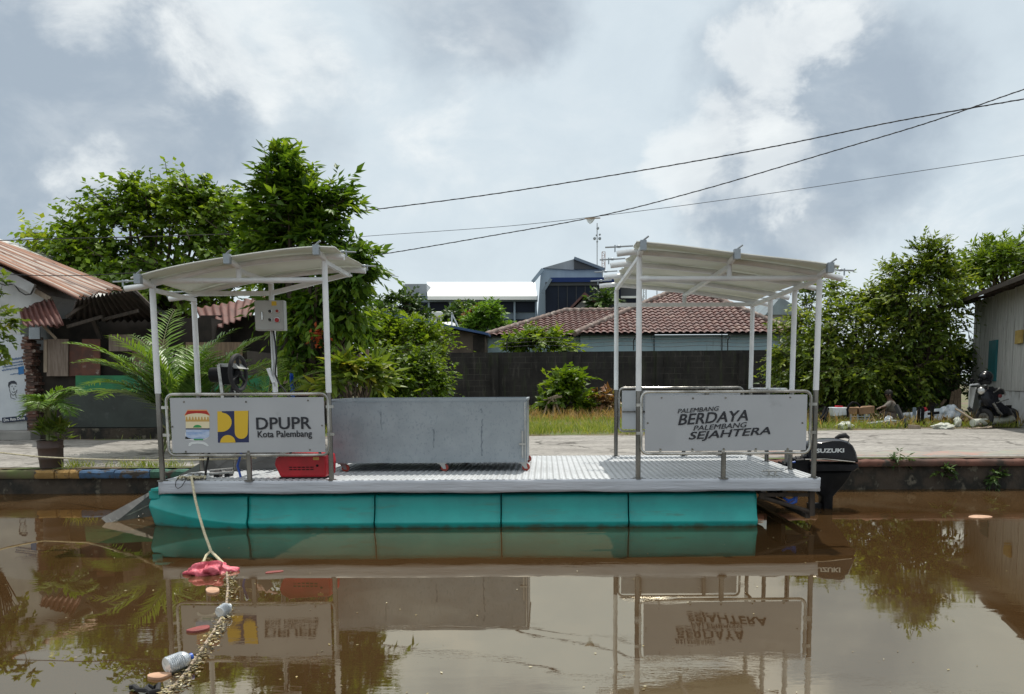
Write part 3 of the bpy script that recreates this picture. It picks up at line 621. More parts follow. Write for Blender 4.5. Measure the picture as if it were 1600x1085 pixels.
# ------------------------------------------------------------------ tiled house
mat('blue_plaster', (.36, .50, .55), (.42, .54, .57), 1.2, .85, c3=(.10, .12, .12), s3=1.8, lo3=.58, hi3=.80, stretch3=(3, 1, .45))
def tilem(name, a, b, c):
    m = mat(name, a, b, 3.5, .55, c3=c, s3=2.3, lo3=.52, hi3=.72, rvar=.1, detail=9); return m
tilem('tile_red', (.120, .044, .034), (.070, .028, .024), (.19, .115, .09)); mat('ridge_tile', (.19, .13, .11), (.10, .075, .065), 3, .8, c3=(.36, .31, .27), s3=5, lo3=.5, hi3=.7)
def inside(p, poly):
    c = False; n = len(poly)
    for i in range(n):
        (x1, y1), (x2, y2) = poly[i], poly[i - 1]
        if (y1 > p[1]) != (y2 > p[1]) and p[0] < (x2 - x1) * (p[1] - y1) / (y2 - y1) + x1: c = not c
    return c
def tiled(name, poly3, parent, tw=.27, th=.34, mt='tile_red', lean=None):
    """a roof plane of pantiles with real waves and steps; poly3[0]-poly3[1] is the eave"""
    P = [Vector(p) for p in poly3]; o = P[0]; u = (P[1] - P[0]).normalized(); n = u.cross(P[2] - P[0]).normalized()
    if n.z < 0: n = -n
    v = n.cross(u);
    if v.z < 0: v = -v
    pl = [((p - o).dot(u), (p - o).dot(v)) for p in P]; u0, u1 = min(a for a, _ in pl), max(a for a, _ in pl); v1 = max(b for _, b in pl)
    nu = int((u1 - u0) / (tw / 5)); rows = int(v1 / th) + 1; vs = []; fs = []; V = []
    for r_ in range(rows): V += [(r_ * th, .048), (r_ * th + th * .5, .026), ((r_ + 1) * th - .004, .004)]
    rng = random.Random(7)
    for (vv, hh) in V:
        for i in range(nu + 1):
            uu = u0 + (u1 - u0) * i / nu; ph = uu / tw * 2 * math.pi
            vs.append(o + u * uu + v * vv + n * (hh + .032 * math.sin(ph) + .010 * math.sin(2 * ph + 1) + .006 * math.sin(uu * 1.7 + vv * 3)))
    for j in range(len(V) - 1):
        for i in range(nu):
            cu = u0 + (u1 - u0) * (i + .5) / nu
            if inside((cu, min(.5 * (V[j][0] + V[j + 1][0]), v1 - .001)), pl): fs.append((j * (nu + 1) + i, j * (nu + 1) + i + 1, (j + 1) * (nu + 1) + i + 1, (j + 1) * (nu + 1) + i))
    used = sorted({i for f in fs for i in f}); rem = {k: i for i, k in enumerate(used)}
    mb = MB(); mb.add([vs[k] for k in used], [tuple(rem[i] for i in f) for f in fs]); mb.build(name, mt, parent, 50)
    MB().add([p - n * .06 for p in P], [tuple(range(len(P)))]).build('roof_deck', 'dark_inside', parent, 0)
def ridge(p, q, parent, r=.13):
    p, q = Vector(p), Vector(q); n = max(2, int((q - p).length / .34)); mb = MB()
    for i in range(n): a = p.lerp(q, i / n); b = p.lerp(q, (i + 1.06) / n); mb.tube([a, b], [r * 1.12, r * .86], 10)
    mb.build('ridge_tiles', 'ridge_tile', parent)
th = thing('tiled_house', 'pale blue house with hipped red clay tile roof beyond the black wall', 'house', (5, 32, .44))
E1 = at(898, 525, 30.3); E2 = at(1244, 516, 30.3); ez = (E1.z + E2.z) / 2; E1.z = E2.z = ez
R1 = at(1052, 455, 35); R2 = at(1092, 455, 35); R1.z = R2.z = (R1.z + R2.z) / 2
B1 = Vector((E1.x, 39.7, ez)); B2 = Vector((E2.x, 39.7, ez))
tiled('roof', [E1, E2, R2, R1], th); tiled('roof', [B1, E1, R1], th); tiled('roof', [E2, B2, R2], th)
ridge(R1, E1, th); ridge(R2, E2, th); ridge(R1, R2, th)
L1 = at(757, 526, 30.9); L2 = at(905, 526, 30.9); L1.z = L2.z = ez - .02
S1 = at(884, 486, 34.4); S2 = at(1030, 486, 34.4); S2.z = S1.z
tiled('roof', [L1, L2 + Vector((3, 0, 0)), S2, S1], th); tiled('roof', [Vector((L1.x, 38, ez - .02)), L1, S1], th)
ridge(S1, L1, th); ridge(S1, S2, th)
MB().box((E1.x + .25, 30.75, .44), (E2.x - .3, 39, ez - .05)).build('wall', 'blue_plaster', th, 0)
MB().box((L1.x + .1, 31.2, .44), (E1.x + .24, 38, ez - .06)).build('wall', 'blue_plaster', th, 0)
for px in (1022, 1128): MB().bar(at(px, 522, 30.72), at(px, 560, 30.72), .03).build('drain_pipe', 'wire_black', th)
# house behind it with a small gable
g2 = thing('gabled_house', 'small house with tiled gable peeking over the blue house roof', 'house', (at(912, 480, 44).x, 46, .44))
mat('gable_grey', (.30, .29, .28), (.22, .21, .20), 2, .9)
GA, GB, GC = at(880, 500, 43), at(955, 498, 43), at(913, 466, 43); GB.z = GA.z
MB().prism([GA, GB, GC], (0, 5, 0)).build('wall', 'gable_grey', g2, 0)
for a, b in ((GA, GC), (GC, GB)):
    a, b = Vector(a) + Vector((0, -.35, .12)), Vector(b) + Vector((0, -.35, .12)); MB().prism([a, b, b + Vector((0, 0, .16)), a + Vector((0, 0, .16))], (0, 5.6, 0)).build('roof', 'tile_red', g2, 0)
MB().box((GA.x, 43.1, .44), (GB.x, 48, GA.z)).build('lower_wall', 'gable_grey', g2, 0)
g3 = thing('grey_roofed_house', 'grey roofed house showing between shelter posts and the trees', 'house', (at(1222, 500, 50).x, 52, .44))
mat('grey_tin', (.22, .27, .29), (.16, .19, .21), 1.2, .6)
A3, B3, C3 = at(1196, 492, 50), at(1262, 492, 50), at(1220, 464, 50); MB().prism([A3, B3, C3], (0, 6, 0)).build('roof', 'grey_tin', g3, 0); MB().box((A3.x + .3, 50.2, .44), (B3.x - .3, 55.8, A3.z)).build('wall', 'gable_grey', g3, 0)
# brown shed with the blue verge
sd = thing('brown_shed', 'brown walled shed with blue edged sloping roof beside black wall', 'shed', (at(715, 540, 30).x, 31, .44))
mat('brown_plaster', (.13, .10, .075), (.08, .06, .045), 1.2, .9, stretch=(2, 1, .5)); mat('blue_verge', (.02, .06, .17), (.03, .08, .2), 3, .5); mat('tin_white', (.72, .74, .72), (.62, .64, .62), 1.2, .5)
a, b = at(600, 492, 29.6), at(763, 524, 29.6)
MB().prism([(a.x, 30, .44), (b.x - .15, 30, .44), (b.x - .15, 30, b.z), (a.x, 30, a.z)], (0, 6, 0)).build('wall', 'brown_plaster', sd, 0)
MB().prism([a, b, b + Vector((0, 0, .09)), a + Vector((0, 0, .09))], (0, 7, 0)).build('roof', 'blue_verge', sd, 0)
wpan('doorway', 739, 524, 757, 560, 'dark_inside', 29.97, sd)
c0, c1, c2 = at(672, 505, 31), at(706, 514, 31), at(705, 503, 33); MB().prism([c0, c1, c2], (0, 1.5, .05)).build('skylight_sheet', 'tin_white', sd, 0)
MB().bar(at(706, 514, 30.5), at(706, 488, 30.5), .05).bar(at(706, 490, 30.5), at(717, 513, 30.5), .05).build('vent_pipe', 'tin_white', sd)
wt = thing('water_tank', 'small white water tank on legs behind the brown shed', 'tank', (at(681, 505, 45).x, 45, .44))
a, b = at(674, 487, 45), at(690, 496, 45); MB().box((a.x, 45, b.z), (b.x, 45.7, a.z)).build('tank', 'tin_white', wt, bevel=.05)
for px in (675, 681, 689): c = at(px, 500, 45.1); MB().box((c.x - .04, 45.1, .44), (c.x + .04, 45.2, b.z)).build('leg', 'tin_white', wt, 0)

# ------------------------------------------------------------------ the big blue building
mat('steel_blue', (.165, .215, .27), (.13, .17, .22), .4, .6, stretch=(1, 1, .4)); mat('navy_glass', (.012, .018, .034), (.007, .010, .02), .25, .35, spec=.12); mat('navy_band', (.010, .028, .12), rough=.6, spec=.2)
mat('grey_panel', (.30, .33, .36), (.24, .265, .29), .35, .7, stretch=(2, 1, .5)); mat('roof_white', (.88, .89, .88), (.84, .85, .84), .2, .45); mat('pale_blue', (.28, .36, .44), (.23, .30, .38), .3, .6, stretch=(2, 1, .4)); mat('dark_grey_clad', (.05, .055, .06), (.04, .044, .05), .3, .6)
bb = thing('office_building', 'large blue grey building with white roof and glass front far behind', 'building', (at(800, 480, 90).x, 95, .44))
def bx(name, x0, y0, x1, y1, Y, dep, mt):
    a, b = at(x0, y0, Y), at(x1, y1, Y); return MB().box((a.x, Y, min(a.z, b.z)), (b.x, Y + dep, max(a.z, b.z))).build(name, mt, bb, 0)
bx('wing_wall', 632, 471, 838, 560, 90.5, 18, 'steel_blue')
for i in range(6):
    x = 671 + i * 33.4
    if i < 5: bx('window', x, 472, x + 31.5, 488, 90.3, .3, 'navy_glass')
    bx('column', x - 2.2, 469, x + 1.2, 530, 89.9, .4, 'pale_blue')
bx('window', 636, 474, 667, 489, 90.3, .3, 'navy_glass'); bx('window_band', 640, 500, 836, 512, 90.35, .2, 'navy_glass')
a, b, c, d_ = at(668, 463, 89), at(839, 463, 89), at(836, 441, 99), at(667, 441, 99); MB().prism([a, b, c, d_], (0, 0, -.4)).build('wing_roof', 'roof_white', bb, 0)
bx('eave_beam', 640, 463, 840, 471, 89.6, .5, 'steel_blue'); bx('stair_tower', 632, 444, 668, 500, 91.5, 8, 'grey_panel')
gp = [at(838, 520, 88), at(845, 425, 88), at(848, 419, 88), at(897, 405, 88), at(942, 421, 88), at(942, 520, 88)]
MB().prism(gp, (0, 20, 0)).build('tower_wall', 'pale_blue', bb, 0)
MB().prism([at(848, 419, 87.8), at(897, 405, 87.8), at(897, 422, 87.8)], (0, .19, 0)).build('gable_panel', 'grey_panel', bb, 0); MB().prism([at(897, 405.5, 87.7), at(938, 420.5, 87.7), at(897, 421, 87.7)], (0, .25, 0)).build('gable_panel', 'dark_grey_clad', bb, 0)
MB().bar(at(832, 441, 87.6), at(848, 421, 87.6), .35).build('gutter', 'pale_blue', bb); MB().bar(at(897, 403.5, 87.6), at(945, 421.5, 87.6), .3).build('verge', 'steel_blue', bb)
bx('glass_front', 852, 441, 970, 500, 85, 2.9, 'navy_glass'); bx('canopy_band', 860, 434, 970, 440.5, 84.5, 3.4, 'navy_band'); bx('fascia', 852, 441, 975, 446, 84.8, .15, 'dark_grey_clad')
MB().bar(at(847, 458, 84.4), at(861, 436, 84.4), .3).build('canopy_brace', 'steel_blue', bb)
for i in range(1, 8): x = 858 + i * 14; bx('mullion', x, 447, x + .8, 490, 84.9, .09, 'dark_grey_clad')
bx('side_block', 962, 434, 1003, 470, 86, 8, 'dark_grey_clad'); bx('side_block', 940, 463, 1004, 466, 85.6, .3, 'tin_white'); bx('side_block', 940, 466, 1004, 474, 85.8, .2, 'navy_glass'); bx('side_block', 940, 474, 1004, 500, 85.7, .3, 'navy_band')
def mast(px, ytop, ybot, Y, wpx, label, mt, lattice, bits=()):
    a, b = at(px, ybot, Y), at(px, ytop, Y); k = Y / F; t_ = thing('radio_mast', label, 'antenna mast', (a.x, Y, a.z), 'antenna masts behind the office building'); mb = MB()
    if lattice:
        hw = wpx * k / 2; n = int((b.z - a.z) / (hw * 2.4)); 
        for sx in (-1, 1):
            for sy in (-1, 1): mb.bar(a + Vector((sx * hw, sy * hw, 0)), b + Vector((sx * hw, sy * hw, 0)), .13)
        for i in range(n):
            z0 = a.z + (b.z - a.z) * i / n; z1 = a.z + (b.z - a.z) * (i + 1) / n; sg = 1 if i % 2 else -1
            mb.bar((a.x - hw * sg, Y - hw, z0), (a.x + hw * sg, Y - hw, z1), .10); mb.bar((a.x - hw, Y - hw, z1), (a.x + hw, Y - hw, z1), .10)
    else: mb.cyl(a, b, wpx * k / 2, 8)
    mb.build('lattice' if lattice else 'pole', mt, t_)
    for (dx, y, r) in bits: c = at(px + dx, y, Y - .3); MB().lathe(c, (.2, -1, 0), [(-.1, .02), (0, r * k), (.25, r * k * .8), (.3, .02)], 12).build('dish', 'grey_panel', t_)
mat('mast_red', (.42, .26, .24), (.55, .50, .48), .2, .6); mat('mast_grey', (.36, .38, .40), rough=.5)
mast(933, 349, 425, 150, 1.4, 'thin grey mast carrying several round dishes above the office building', 'mast_grey', False, ((1, 357, 2.2), (-4, 373, 2.4), (4, 373, 2.4), (4, 367, 1.6), (0, 378, 1.4), (-1, 368, 1.4)))
mast(943, 394, 425, 190, 4.6, 'short red and white lattice mast beside the dish mast', 'mast_red', True)
mast(1007.5, 452, 480, 200, 4.2, 'grey lattice mast seen low between the shelter posts', 'mast_grey', True)
mast(1026.5, 446, 475, 220, 1.6, 'slim plain mast beside the ridge of the tiled house', 'mast_grey', False)

# ------------------------------------------------------------------ plank house, east side
mat('plank_grey', (.47, .465, .45), (.36, .355, .34), 3, .9, stretch=(5, 5, .5), c3=(.11, .10, .095), s3=5, lo3=.60, hi3=.78, stretch3=(3, 3, .8)); mat('plank_white', (.56, .57, .58), (.46, .465, .47), 2, .85, c3=(.20, .19, .175), s3=3, lo3=.52, hi3=.75, stretch3=(2, 2, .6)); mat('teal_shutter', (.012, .13, .145), (.010, .105, .12), 5, .6)
ph = thing('plank_house', 'weathered grey plank house with teal shutter and wide tin eaves', 'house', (13, 17, .44))
A = Vector((at(1517, 640, 22.6).x, 22.6, .44)); Bv = Vector((at(1600, 640, 18.3).x, 18.3, .44)); dv = (Bv - A).normalized(); B_ = A + dv * 9; nx = Vector((-dv.y, dv.x, 0)) 
if nx.x < 0: nx = -nx
zt = at(1523, 472, 22.6).z; zm = at(1517, 610, 22.6).z
mid = lambda t_, z: A + dv * t_ + Vector((0, 0, z - .44))
rr = random.Random(2); t_ = 0.0
low = MB(); low.prism([mid(0, .40), mid(9, .40), mid(9, zm), mid(0, zm)], nx * 5); low.build('base_wall', 'plank_white', ph, 0)
upm = MB(); L = (9.0)
while t_ < L:
    w_ = rr.uniform(.17, .24); o = rr.uniform(0, .02); a0, a1 = mid(t_ + .004, zm + .01), mid(min(t_ + w_, L) - .004, zm + .01); b0, b1 = mid(min(t_ + w_, L) - .004, zt), mid(t_ + .004, zt)
    upm.prism([x - nx * (.01 + o) for x in (a0, a1, b0, b1)], nx * .06); t_ += w_
upm.build('plank_wall', 'plank_grey', ph, 0)
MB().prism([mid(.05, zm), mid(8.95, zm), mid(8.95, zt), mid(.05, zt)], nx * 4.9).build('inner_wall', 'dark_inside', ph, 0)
def tpx(px, py):                           # where a picture ray meets the plank wall
    r_ = ray(px, py); den = r_.dot(nx); s_ = (A - EYE).dot(nx) / den; return (EYE + r_ * s_ - A).dot(dv), (EYE + r_ * s_).z
(t0, z0), (t1, z1) = tpx(1546, 596), tpx(1561, 531)
MB().prism([x - nx * .06 for x in (mid(t0, z0), mid(t1, z0), mid(t1, z1), mid(t0, z1))], nx * .05).build('shutter', 'teal_shutter', ph, 0)
(t2, z2), (t3, z3) = tpx(1592, 538), tpx(1603, 515); mat('box_yellow', (.42, .30, .09), (.3, .2, .06), 4, .7)
MB().prism([x - nx * .10 for x in (mid(t2, z2), mid(t3, z2), mid(t3, z3), mid(t2, z3))], nx * .06).build('meter_box', 'box_yellow', ph, 0, bevel=.01)
e0, e1 = mid(-.7, zt + .02) - nx * .75, mid(9, zt + .02) - nx * .75; r0_, r1_ = mid(-.7, zt + 1.3) + nx * 2.5, mid(9, zt + 1.3) + nx * 2.5
e0.z -= .12; e1.z -= .12
corr('roof', e0, e1, r1_, r0_, 40, .02, 'dark_roof', ph, 6)
f1 = mid(9, zt - .1) + nx * 5.7; f0 = mid(-.7, zt - .1) + nx * 5.7; corr('roof', f1, f0, r0_, r1_, 40, .02, 'dark_roof', ph, 6)
MB().bar(e0, e1, .03, .10).build('fascia', 'wood_dark', ph); MB().prism([mid(.02, zt), mid(.02, zt) + nx * 5, mid(.02, zt + 1.2) + nx * 2.5], dv * 8.9).build('gable', 'plank_grey', ph, 0)
for i in range(6): MB().bar(mid(.2 + i * 1.6, zt + .02), mid(.2 + i * 1.6, zt - .13) - nx * .70, .05, .08).build('rafter', 'wood_dark', ph)

# ================================================================== THE WORK BOAT
YF, YR = 8.0, 10.55                       # front and rear rows of posts
DZ = .515                                 # deck height
boat = thing('work_boat', 'white decked river cleaning boat on teal floats with two canvas shelters', 'boat', (-.6, 9.3, 0))
X0, X1 = -4.04, 2.86
# deck: pressed plate with ribs along the beam
prof = []; x = X0; k = 0
while x < X1 - .02:
    prof += [(x, 0), (x + .028, 0), (x + .034, .007), (x + .058, .007), (x + .064, 0)]; x += .067
prof.append((X1, 0))
dk = MB(); n = len(prof); yy = [7.965, 8.62, 8.64, 9.28, 9.30, 9.95, 9.97, YR + .1]
dk.add([(px, y, DZ + pz * (0 if i in (1, 2, 3, 4, 5, 6) and i % 2 == 2 else 1)) for i, y in enumerate(yy) for px, pz in prof], [(j * n + i, j * n + i + 1, (j + 1) * n + i + 1, (j + 1) * n + i) for j in range(len(yy) - 1) for i in range(n - 1)])
deck = dk.build('deck', 'deck_white', boat, 30)
def fasc(a, b, nrm, seed):                # crinkled edge sheet
    rng = np.random.default_rng(seed); a, b = Vector(a), Vector(b); nn = 70; tab = rng.normal(size=(nn + 1, 5)) * .0022
    return MB().grid(lambda u, v: a.lerp(b, u) + Vector((0, 0, DZ + .004 - .135 * v + (.005 * math.sin(u * 23) + .003 * math.sin(u * 61)) * (v > .9))) + Vector(nrm) * float(tab[int(u * nn)][int(v * 4)]), nn, 4)
fb = fasc((X0, 7.955, 0), (X1, 7.955, 0), (0, -1, 0), 1).build('fascia', 'fascia_white', deck, 60, solid=.004)
fasc((X1 + .005, 7.957, 0), (X1 + .005, YR + .1, 0), (1, 0, 0), 2).build('fascia', 'fascia_white', deck, 60, solid=.004)
fasc((X0 - .005, YR + .1, 0), (X0 - .005, 7.957, 0), (-1, 0, 0), 3).build('fascia', 'fascia_white', deck, 60, solid=.004)
fasc((X1, YR + .105, 0), (X0, YR + .105, 0), (0, 1, 0), 4).build('fascia', 'fascia_white', deck, 60, solid=.004)
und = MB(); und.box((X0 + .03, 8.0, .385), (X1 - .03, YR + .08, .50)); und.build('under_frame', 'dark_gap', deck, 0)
# pontoons: rounded blocks with a chine
def pontoon(x0, x1, yf, yb, bow=False):
    mb = MB(); nu = 14 if bow else 6
    sec = lambda: None
    def ring(x, tap, rise):
        zt, zc, zb = .350, .040 + rise, -.14 + rise * .8
        y0 = yf + tap; y1 = yb - tap; h = zt
        return [(x, y0 + .09, zt), (x, y0 + .052, zt - .015), (x, y0 + .04, zt - .05), (x, y0 + .036, (zt + zc) / 2 + .02), (x, y0 + .008, zc + .07), (x, y0 - .025, zc + .022), (x, y0 - .022, zc + .002), (x, y0 + .09, zb),
                (x, y1 - .10, zb), (x, y1 - .012, zc - .02), (x, y1 + .02, zc + .018), (x, y1 + .012, zc + .05), (x, y1, (zt + zc) / 2), (x, y1, zt - .06), (x, y1 - .012, zt - .02), (x, y1 - .05, zt)]
    rows = []
    for i in range(nu + 1):
        t_ = i / nu; xx = x0 + (x1 - x0) * t_
        if bow:
            s_ = 1 - t_; tap = .16 * s_ ** 2.2; rise = .17 * s_ ** 1.6
            rows.append(ring(xx, tap, rise))
        else:
            e = min(t_, 1 - t_) * (x1 - x0); tp = .022 * max(0, 1 - e / .05) ** 1.5 if 0 < i < nu else .022
            rows.append(ring(xx, tp, 0))
    if not bow:
        xs_ = [0, .012, .04, .5, .96, .988, 1]; rows = [ring(x0 + (x1 - x0) * q_, .024 if q_ in (0, 1) else (.010 if q_ in (.012, .988) else 0), 0) for q_ in xs_]; nu = 6
    m_ = 16; mb.add([p for r_ in rows for p in r_], [(i * m_ + j, i * m_ + (j + 1) % m_, (i + 1) * m_ + (j + 1) % m_, (i + 1) * m_ + j) for i in range(nu) for j in range(m_)] + [tuple(range(m_)), tuple(nu * m_ + j for j in range(m_))[::-1]])
    if bow:                               # moulded lug at the tip and a raised lip
        mb.box((x0 - .012, yf + .17, .30), (x0 + .10, yb - .17, .385)); mb.box((x0 + .03, yf + .13, .385), (x0 + .42, yb - .13, .415))
    return mb
jx = [at(px, 800, YF).x for px in (236, 384.5, 583.5, 782.5, 983, 1186)]
for yf, yb in ((8.0, 9.0), (9.55, 10.55)):
    for i in range(5): pontoon(jx[i] + (-.10 if i == 0 else .007), jx[i + 1] - .007, yf + .02, yb, i == 0).build('pontoon', 'pontoon_teal', boat, 50, bevel=.006, label='teal bow float with tapered tip' if i == 0 else None)
# stern bracket tubes
br = MB()
br.tube([at(1186, 776, 8.06), at(1270, 801, 8.06)], .022, 8); br.bar(at(1268, 768, 8.06), at(1268, 806, 8.06), .055, .05); br.bar(at(1186, 773, 8.06), at(1272, 773, 8.06), .04)
br.tube([at(1186, 776, 8.06) + Vector((0, 2.4, 0)), at(1270, 801, 8.06) + Vector((0, 2.4, 0))], .022, 8); br.bar(Vector((2.78, 8.06, .10)), Vector((2.78, 10.46, .10)), .05); br.bar(Vector((2.78, 10.46, .38)), Vector((2.78, 10.46, -.1)), .06)
br.bar((2.80, 8.95, .30), (2.80, 9.55, .30), .05, .30); br.build('motor_bracket', 'wood_dark', boat)

# ---- shelters
def sup(pts):                             # smooth curve through three (x, z) points
    (a, za), (b, zb), (c, zc) = pts
    return lambda x: za * (x - b) * (x - c) / ((a - b) * (a - c)) + zb * (x - a) * (x - c) / ((b - a) * (b - c)) + zc * (x - a) * (x - b) / ((c - a) * (c - b))
def pt(px, py, Y): p = at(px, py, Y); return (p.x, p.z)
def post(x, y, ztop, lean=0.0, zj=1.43, white=True, base=DZ):
    mb = MB(); mb.cyl((x, y, zj), (x - lean, y, ztop), .030, 12); o = mb.build('post', 'white_paint', boat)
    s_ = MB(); s_.cyl((x, y, base), (x, y, zj + .004), .027, 12); s_.lathe((x, y, base), (0, 0, 1), [(0, .055), (.008, .055), (.012, .03)], 14); s_.build('steel_leg', 'steel', o)
    return o
def stub(x, y, z0, z1, r_=.027):
    mb = MB(); mb.cyl((x, y, z0), (x, y, z1), r_, 10); mb.lathe((x, y, z0), (0, 0, 1), [(0, .055), (.008, .055), (.012, .03)], 12); mb.build('rail_stanchion', 'steel', boat)
def canopy(curve, xa, xb, pa, pb, ya, yb, pys, rafters, seed, sagk):
    """canvas over bent purlins; xa-xb canvas, pa-pb purlin ends"""
    rng = random.Random(seed); ys = sorted([ya, yb] + list(pys)); 
    def fn(u, v):
        y = ya + (yb - ya) * v; x = xa + (xb - xa) * u
        e = .10 * math.sin(math.pi * v) ** 1.0            # ends scallop inwards between the lines
        if u == 0: x += .06 * abs(math.sin(math.pi * (y - pys[0]) / max(.1, (pys[1] - pys[0])))) * (pys[0] < y)
        near = min(abs(y - q) for q in pys); sag = sagk * min(1, near / .4) ** 1.5
        return Vector((x, y, curve(x) - sag * math.sin(math.pi * min(max(u, 0.02), .98)) + .008 * math.sin(9 * u + 7 * v) * (1 if 0 < v < 1 else .5)))
    cv = sheet('canopy', fn, 48, 40, 'canvas', boat, 60, solid=.006)
    for yy_ in (ya, yb): MB().tube([fn(i / 40, 0 if yy_ == ya else 1) for i in range(41)], .011, 6).build('hem', 'canvas', cv)
    for y in pys:
        xs_ = [pa + (pb - pa) * i / 24 for i in range(25)]
        MB().tube([(x, y, curve(min(max(x, xa), xb)) - .048 - max(0, xa - x) * .12 - max(0, x - xb) * .25) for x in xs_], .030, 10).build('purlin', 'white_paint', cv)
        for xe, sg in ((pa, -1), (pb, 1)):
            tm = MB()                # turnbuckles that stretch the canvas
            z = curve(min(max(xe, xa), xb)); xi = xa if sg < 0 else xb
            tm.bar((xe + sg * .02, y, z - .05), (xe + sg * .02, y, z + .02), .012); tm.tube([(xe + sg * .12, y, z - .002), (xe - sg * .05, y, z + .005), (xi, y, z + .012)], .009, 6); tm.ball((xe - sg * .02, y, z + .005), .03, .015, .015, 8, 6); tm.tube([(xi - sg * .06, y, z + .01), (xi - sg * .06, y, z + .05)], .008, 5)
            tm.build('turnbuckle', 'galvanised', cv)
    for x in rafters:
        z = curve(x) - .105; rb = MB(); rb.bar((x, pys[0] - .02, z), (x, pys[-1] + .03, z), .042, .042); r_ = rb.build('rafter', 'white_paint', cv)
        nb = MB(); z2 = z + .045                          # flattened nose with its bolt
        nb.tube([(x, pys[0] + .02, z2 - .01), (x, pys[0] - .10, z2 + .005), (x, pys[0] - .24, z2 + .02)], [.03, .03, .028], 10); nb.build('rafter_nose', 'white_paint', r_)
        MB().box((x - .03, ya - .05, z2 - .02), (x + .03, ya + .01, z2 + .075)).tube([(x - .02, ya - .03, z2 + .06), (x + .05, ya - .05, z2 + .11)], .009, 6).build('clamp', 'galvanised', r_)
    return cv
# stern shelter
px_l, px_r = .965, 2.805
cr_pts = [pt(1006, 379, 7.72), pt(1145, 392, 7.72), pt(1291, 413, 7.72)]
cs = sup(cr_pts); ysR = (YF, 8.78, 9.72, YR)
cs2 = lambda x: cs(x)
canopy(cs2, .90, 2.90, .735, 3.04, 7.72, YR + .22, ysR, (px_l, 1.885, px_r), 1, .030)
for x in (px_l,): post(x, YF, cs(x) - .12, .0); post(x, YR, cs(x) - .12)
for y in ysR: post(px_r, y, cs(px_r) - .12, -.005)
fbz = at(1135, 435.5, YF).z
MB().cyl((px_l, YF, fbz), (px_r, YF, fbz), .028, 10).build('cross_beam', 'white_paint', boat); MB().cyl((1.885, YF, fbz), (1.885, YF, cs(1.885) - .1), .027, 10).build('king_post', 'white_paint', boat)
MB().bar((px_l, YR, fbz), (px_r, YR, fbz), .05).build('cross_beam', 'white_paint', boat); MB().cyl((1.885, YR, fbz), (1.885, YR, cs(1.885) - .1), .027, 10).build('king_post', 'white_paint', boat)
MB().cyl((px_l + .0, YF, fbz + .0), (px_l + .09, YF, fbz), .034, 10).build('pipe_joint', 'white_paint', boat)
# bow shelter
bx_l, bx_m, bx_r = -4.02, -3.13, -2.25; YB = 8.93
cl_pts = [pt(240, 425, 7.75), pt(364, 399, 7.75), pt(500, 386, 7.75)]
cb = sup(cl_pts)
cbf = lambda x: cb(x) if x < bx_r else cb(bx_r) - (x - bx_r) * .04
canopy(cbf, -4.10, -2.07, -4.30, -2.045, 7.75, YB + .2, (YF, YB), (bx_l, bx_m, bx_r), 2, .02)
post(bx_l, YF, cb(bx_l) - .10, -.0); post(bx_r, YF, cb(bx_r) - .12, 0); post(bx_l, YB, cb(bx_l) - .12); post(bx_m, YB, cb(bx_m) - .10)
bz = at(375, 438.5, YF).z
MB().cyl((bx_l, YF, bz), (bx_r, YF, bz), .028, 10).build('cross_beam', 'white_paint', boat); MB().cyl((bx_m, YF, bz), (bx_m, YF, cb(bx_m) - .1), .027, 10).build('king_post', 'white_paint', boat)
rz = at(365, 459, YB).z
MB().bar((bx_l, YB, rz), (bx_m, YB, rz), .05).build('cross_beam', 'white_paint', boat)
ep = at(547, 428, YB); MB().bar((bx_m, YB, rz), ep, .05).build('diagonal_brace', 'white_paint', boat); MB().cyl(ep - Vector((0, 0, .03)), (ep.x, YB, cbf(ep.x) - .1), .024, 8).build('king_post', 'white_paint', boat)

# ---- rails with sign plates
def rail(x0, x1, z0, z1, y, r_=.0155):
    c = .07; pts = []
    for cx, cz, a0 in ((x1 - c, z1 - c, 90), (x1 - c, z0 + c, 0), (x0 + c, z0 + c, 270), (x0 + c, z1 - c, 180)):
        for i in range(5): a = R(a0 - 90 * i / 4); pts.append((cx + c * math.cos(a), y, cz + c * math.sin(a)))
    pts.append(pts[0]); pts.append(pts[1]); return MB().tube(pts, r_, 10, False)
def sign(x0, x1, z0, z1, y, side, label, holes, brk):
    pl = MB(); pl.box((x0 + .040, y - .004, z0 + .028), (x1 - .040, y + .004, z1 - .036)); s_ = pl.build('sign_panel', 'sign_grey', boat, 0, bevel=.002, label=label)
    rail(x0, x1, z0, z1, y).build('rail_frame', 'steel_rail', s_)
    for px_, pz_ in holes:
        MB().lathe((px_, y + side * .004, pz_), (0, side, 0), [(0, .010), (.004, .010), (.008, .004)], 8).build('bolt', 'steel', s_)
    bk = MB()
    for px_ in brk: bk.box((px_ - .012, y - .008, z0), (px_ + .012, y + .008, z0 + .05)); 
    for pz_ in (z0 + .2, z1 - .15): bk.box((x0 - .05, y - .01, pz_), (x0 + .02, y + .01, pz_ + .03)); bk.box((x1 - .02, y - .01, pz_), (x1 + .06, y + .01, pz_ + .03))
    bk.build('bracket', 'steel_rail', s_)
    return s_
a, b = at(259, 616, 7.98), at(515, 711, 7.98); sx0, sx1, sz0, sz1 = a.x, b.x, b.z, at(387, 616, 7.98).z
G = lambda px, py, o=.006: at(px, py, 7.976 - o)
lh = [(G(x, y).x, G(x, y).z) for x, y in ((287, 628), (384, 628), (481, 626), (269, 667), (503, 665), (290, 706), (388, 706), (484, 703))]
s1 = sign(sx0, sx1, sz0, sz1, 7.98, -1, 'grey sign plate with city crest, yellow square logo and bold initials', lh, (-3.1,))
lt = MB(); ax = Vector((1, 0, .010))
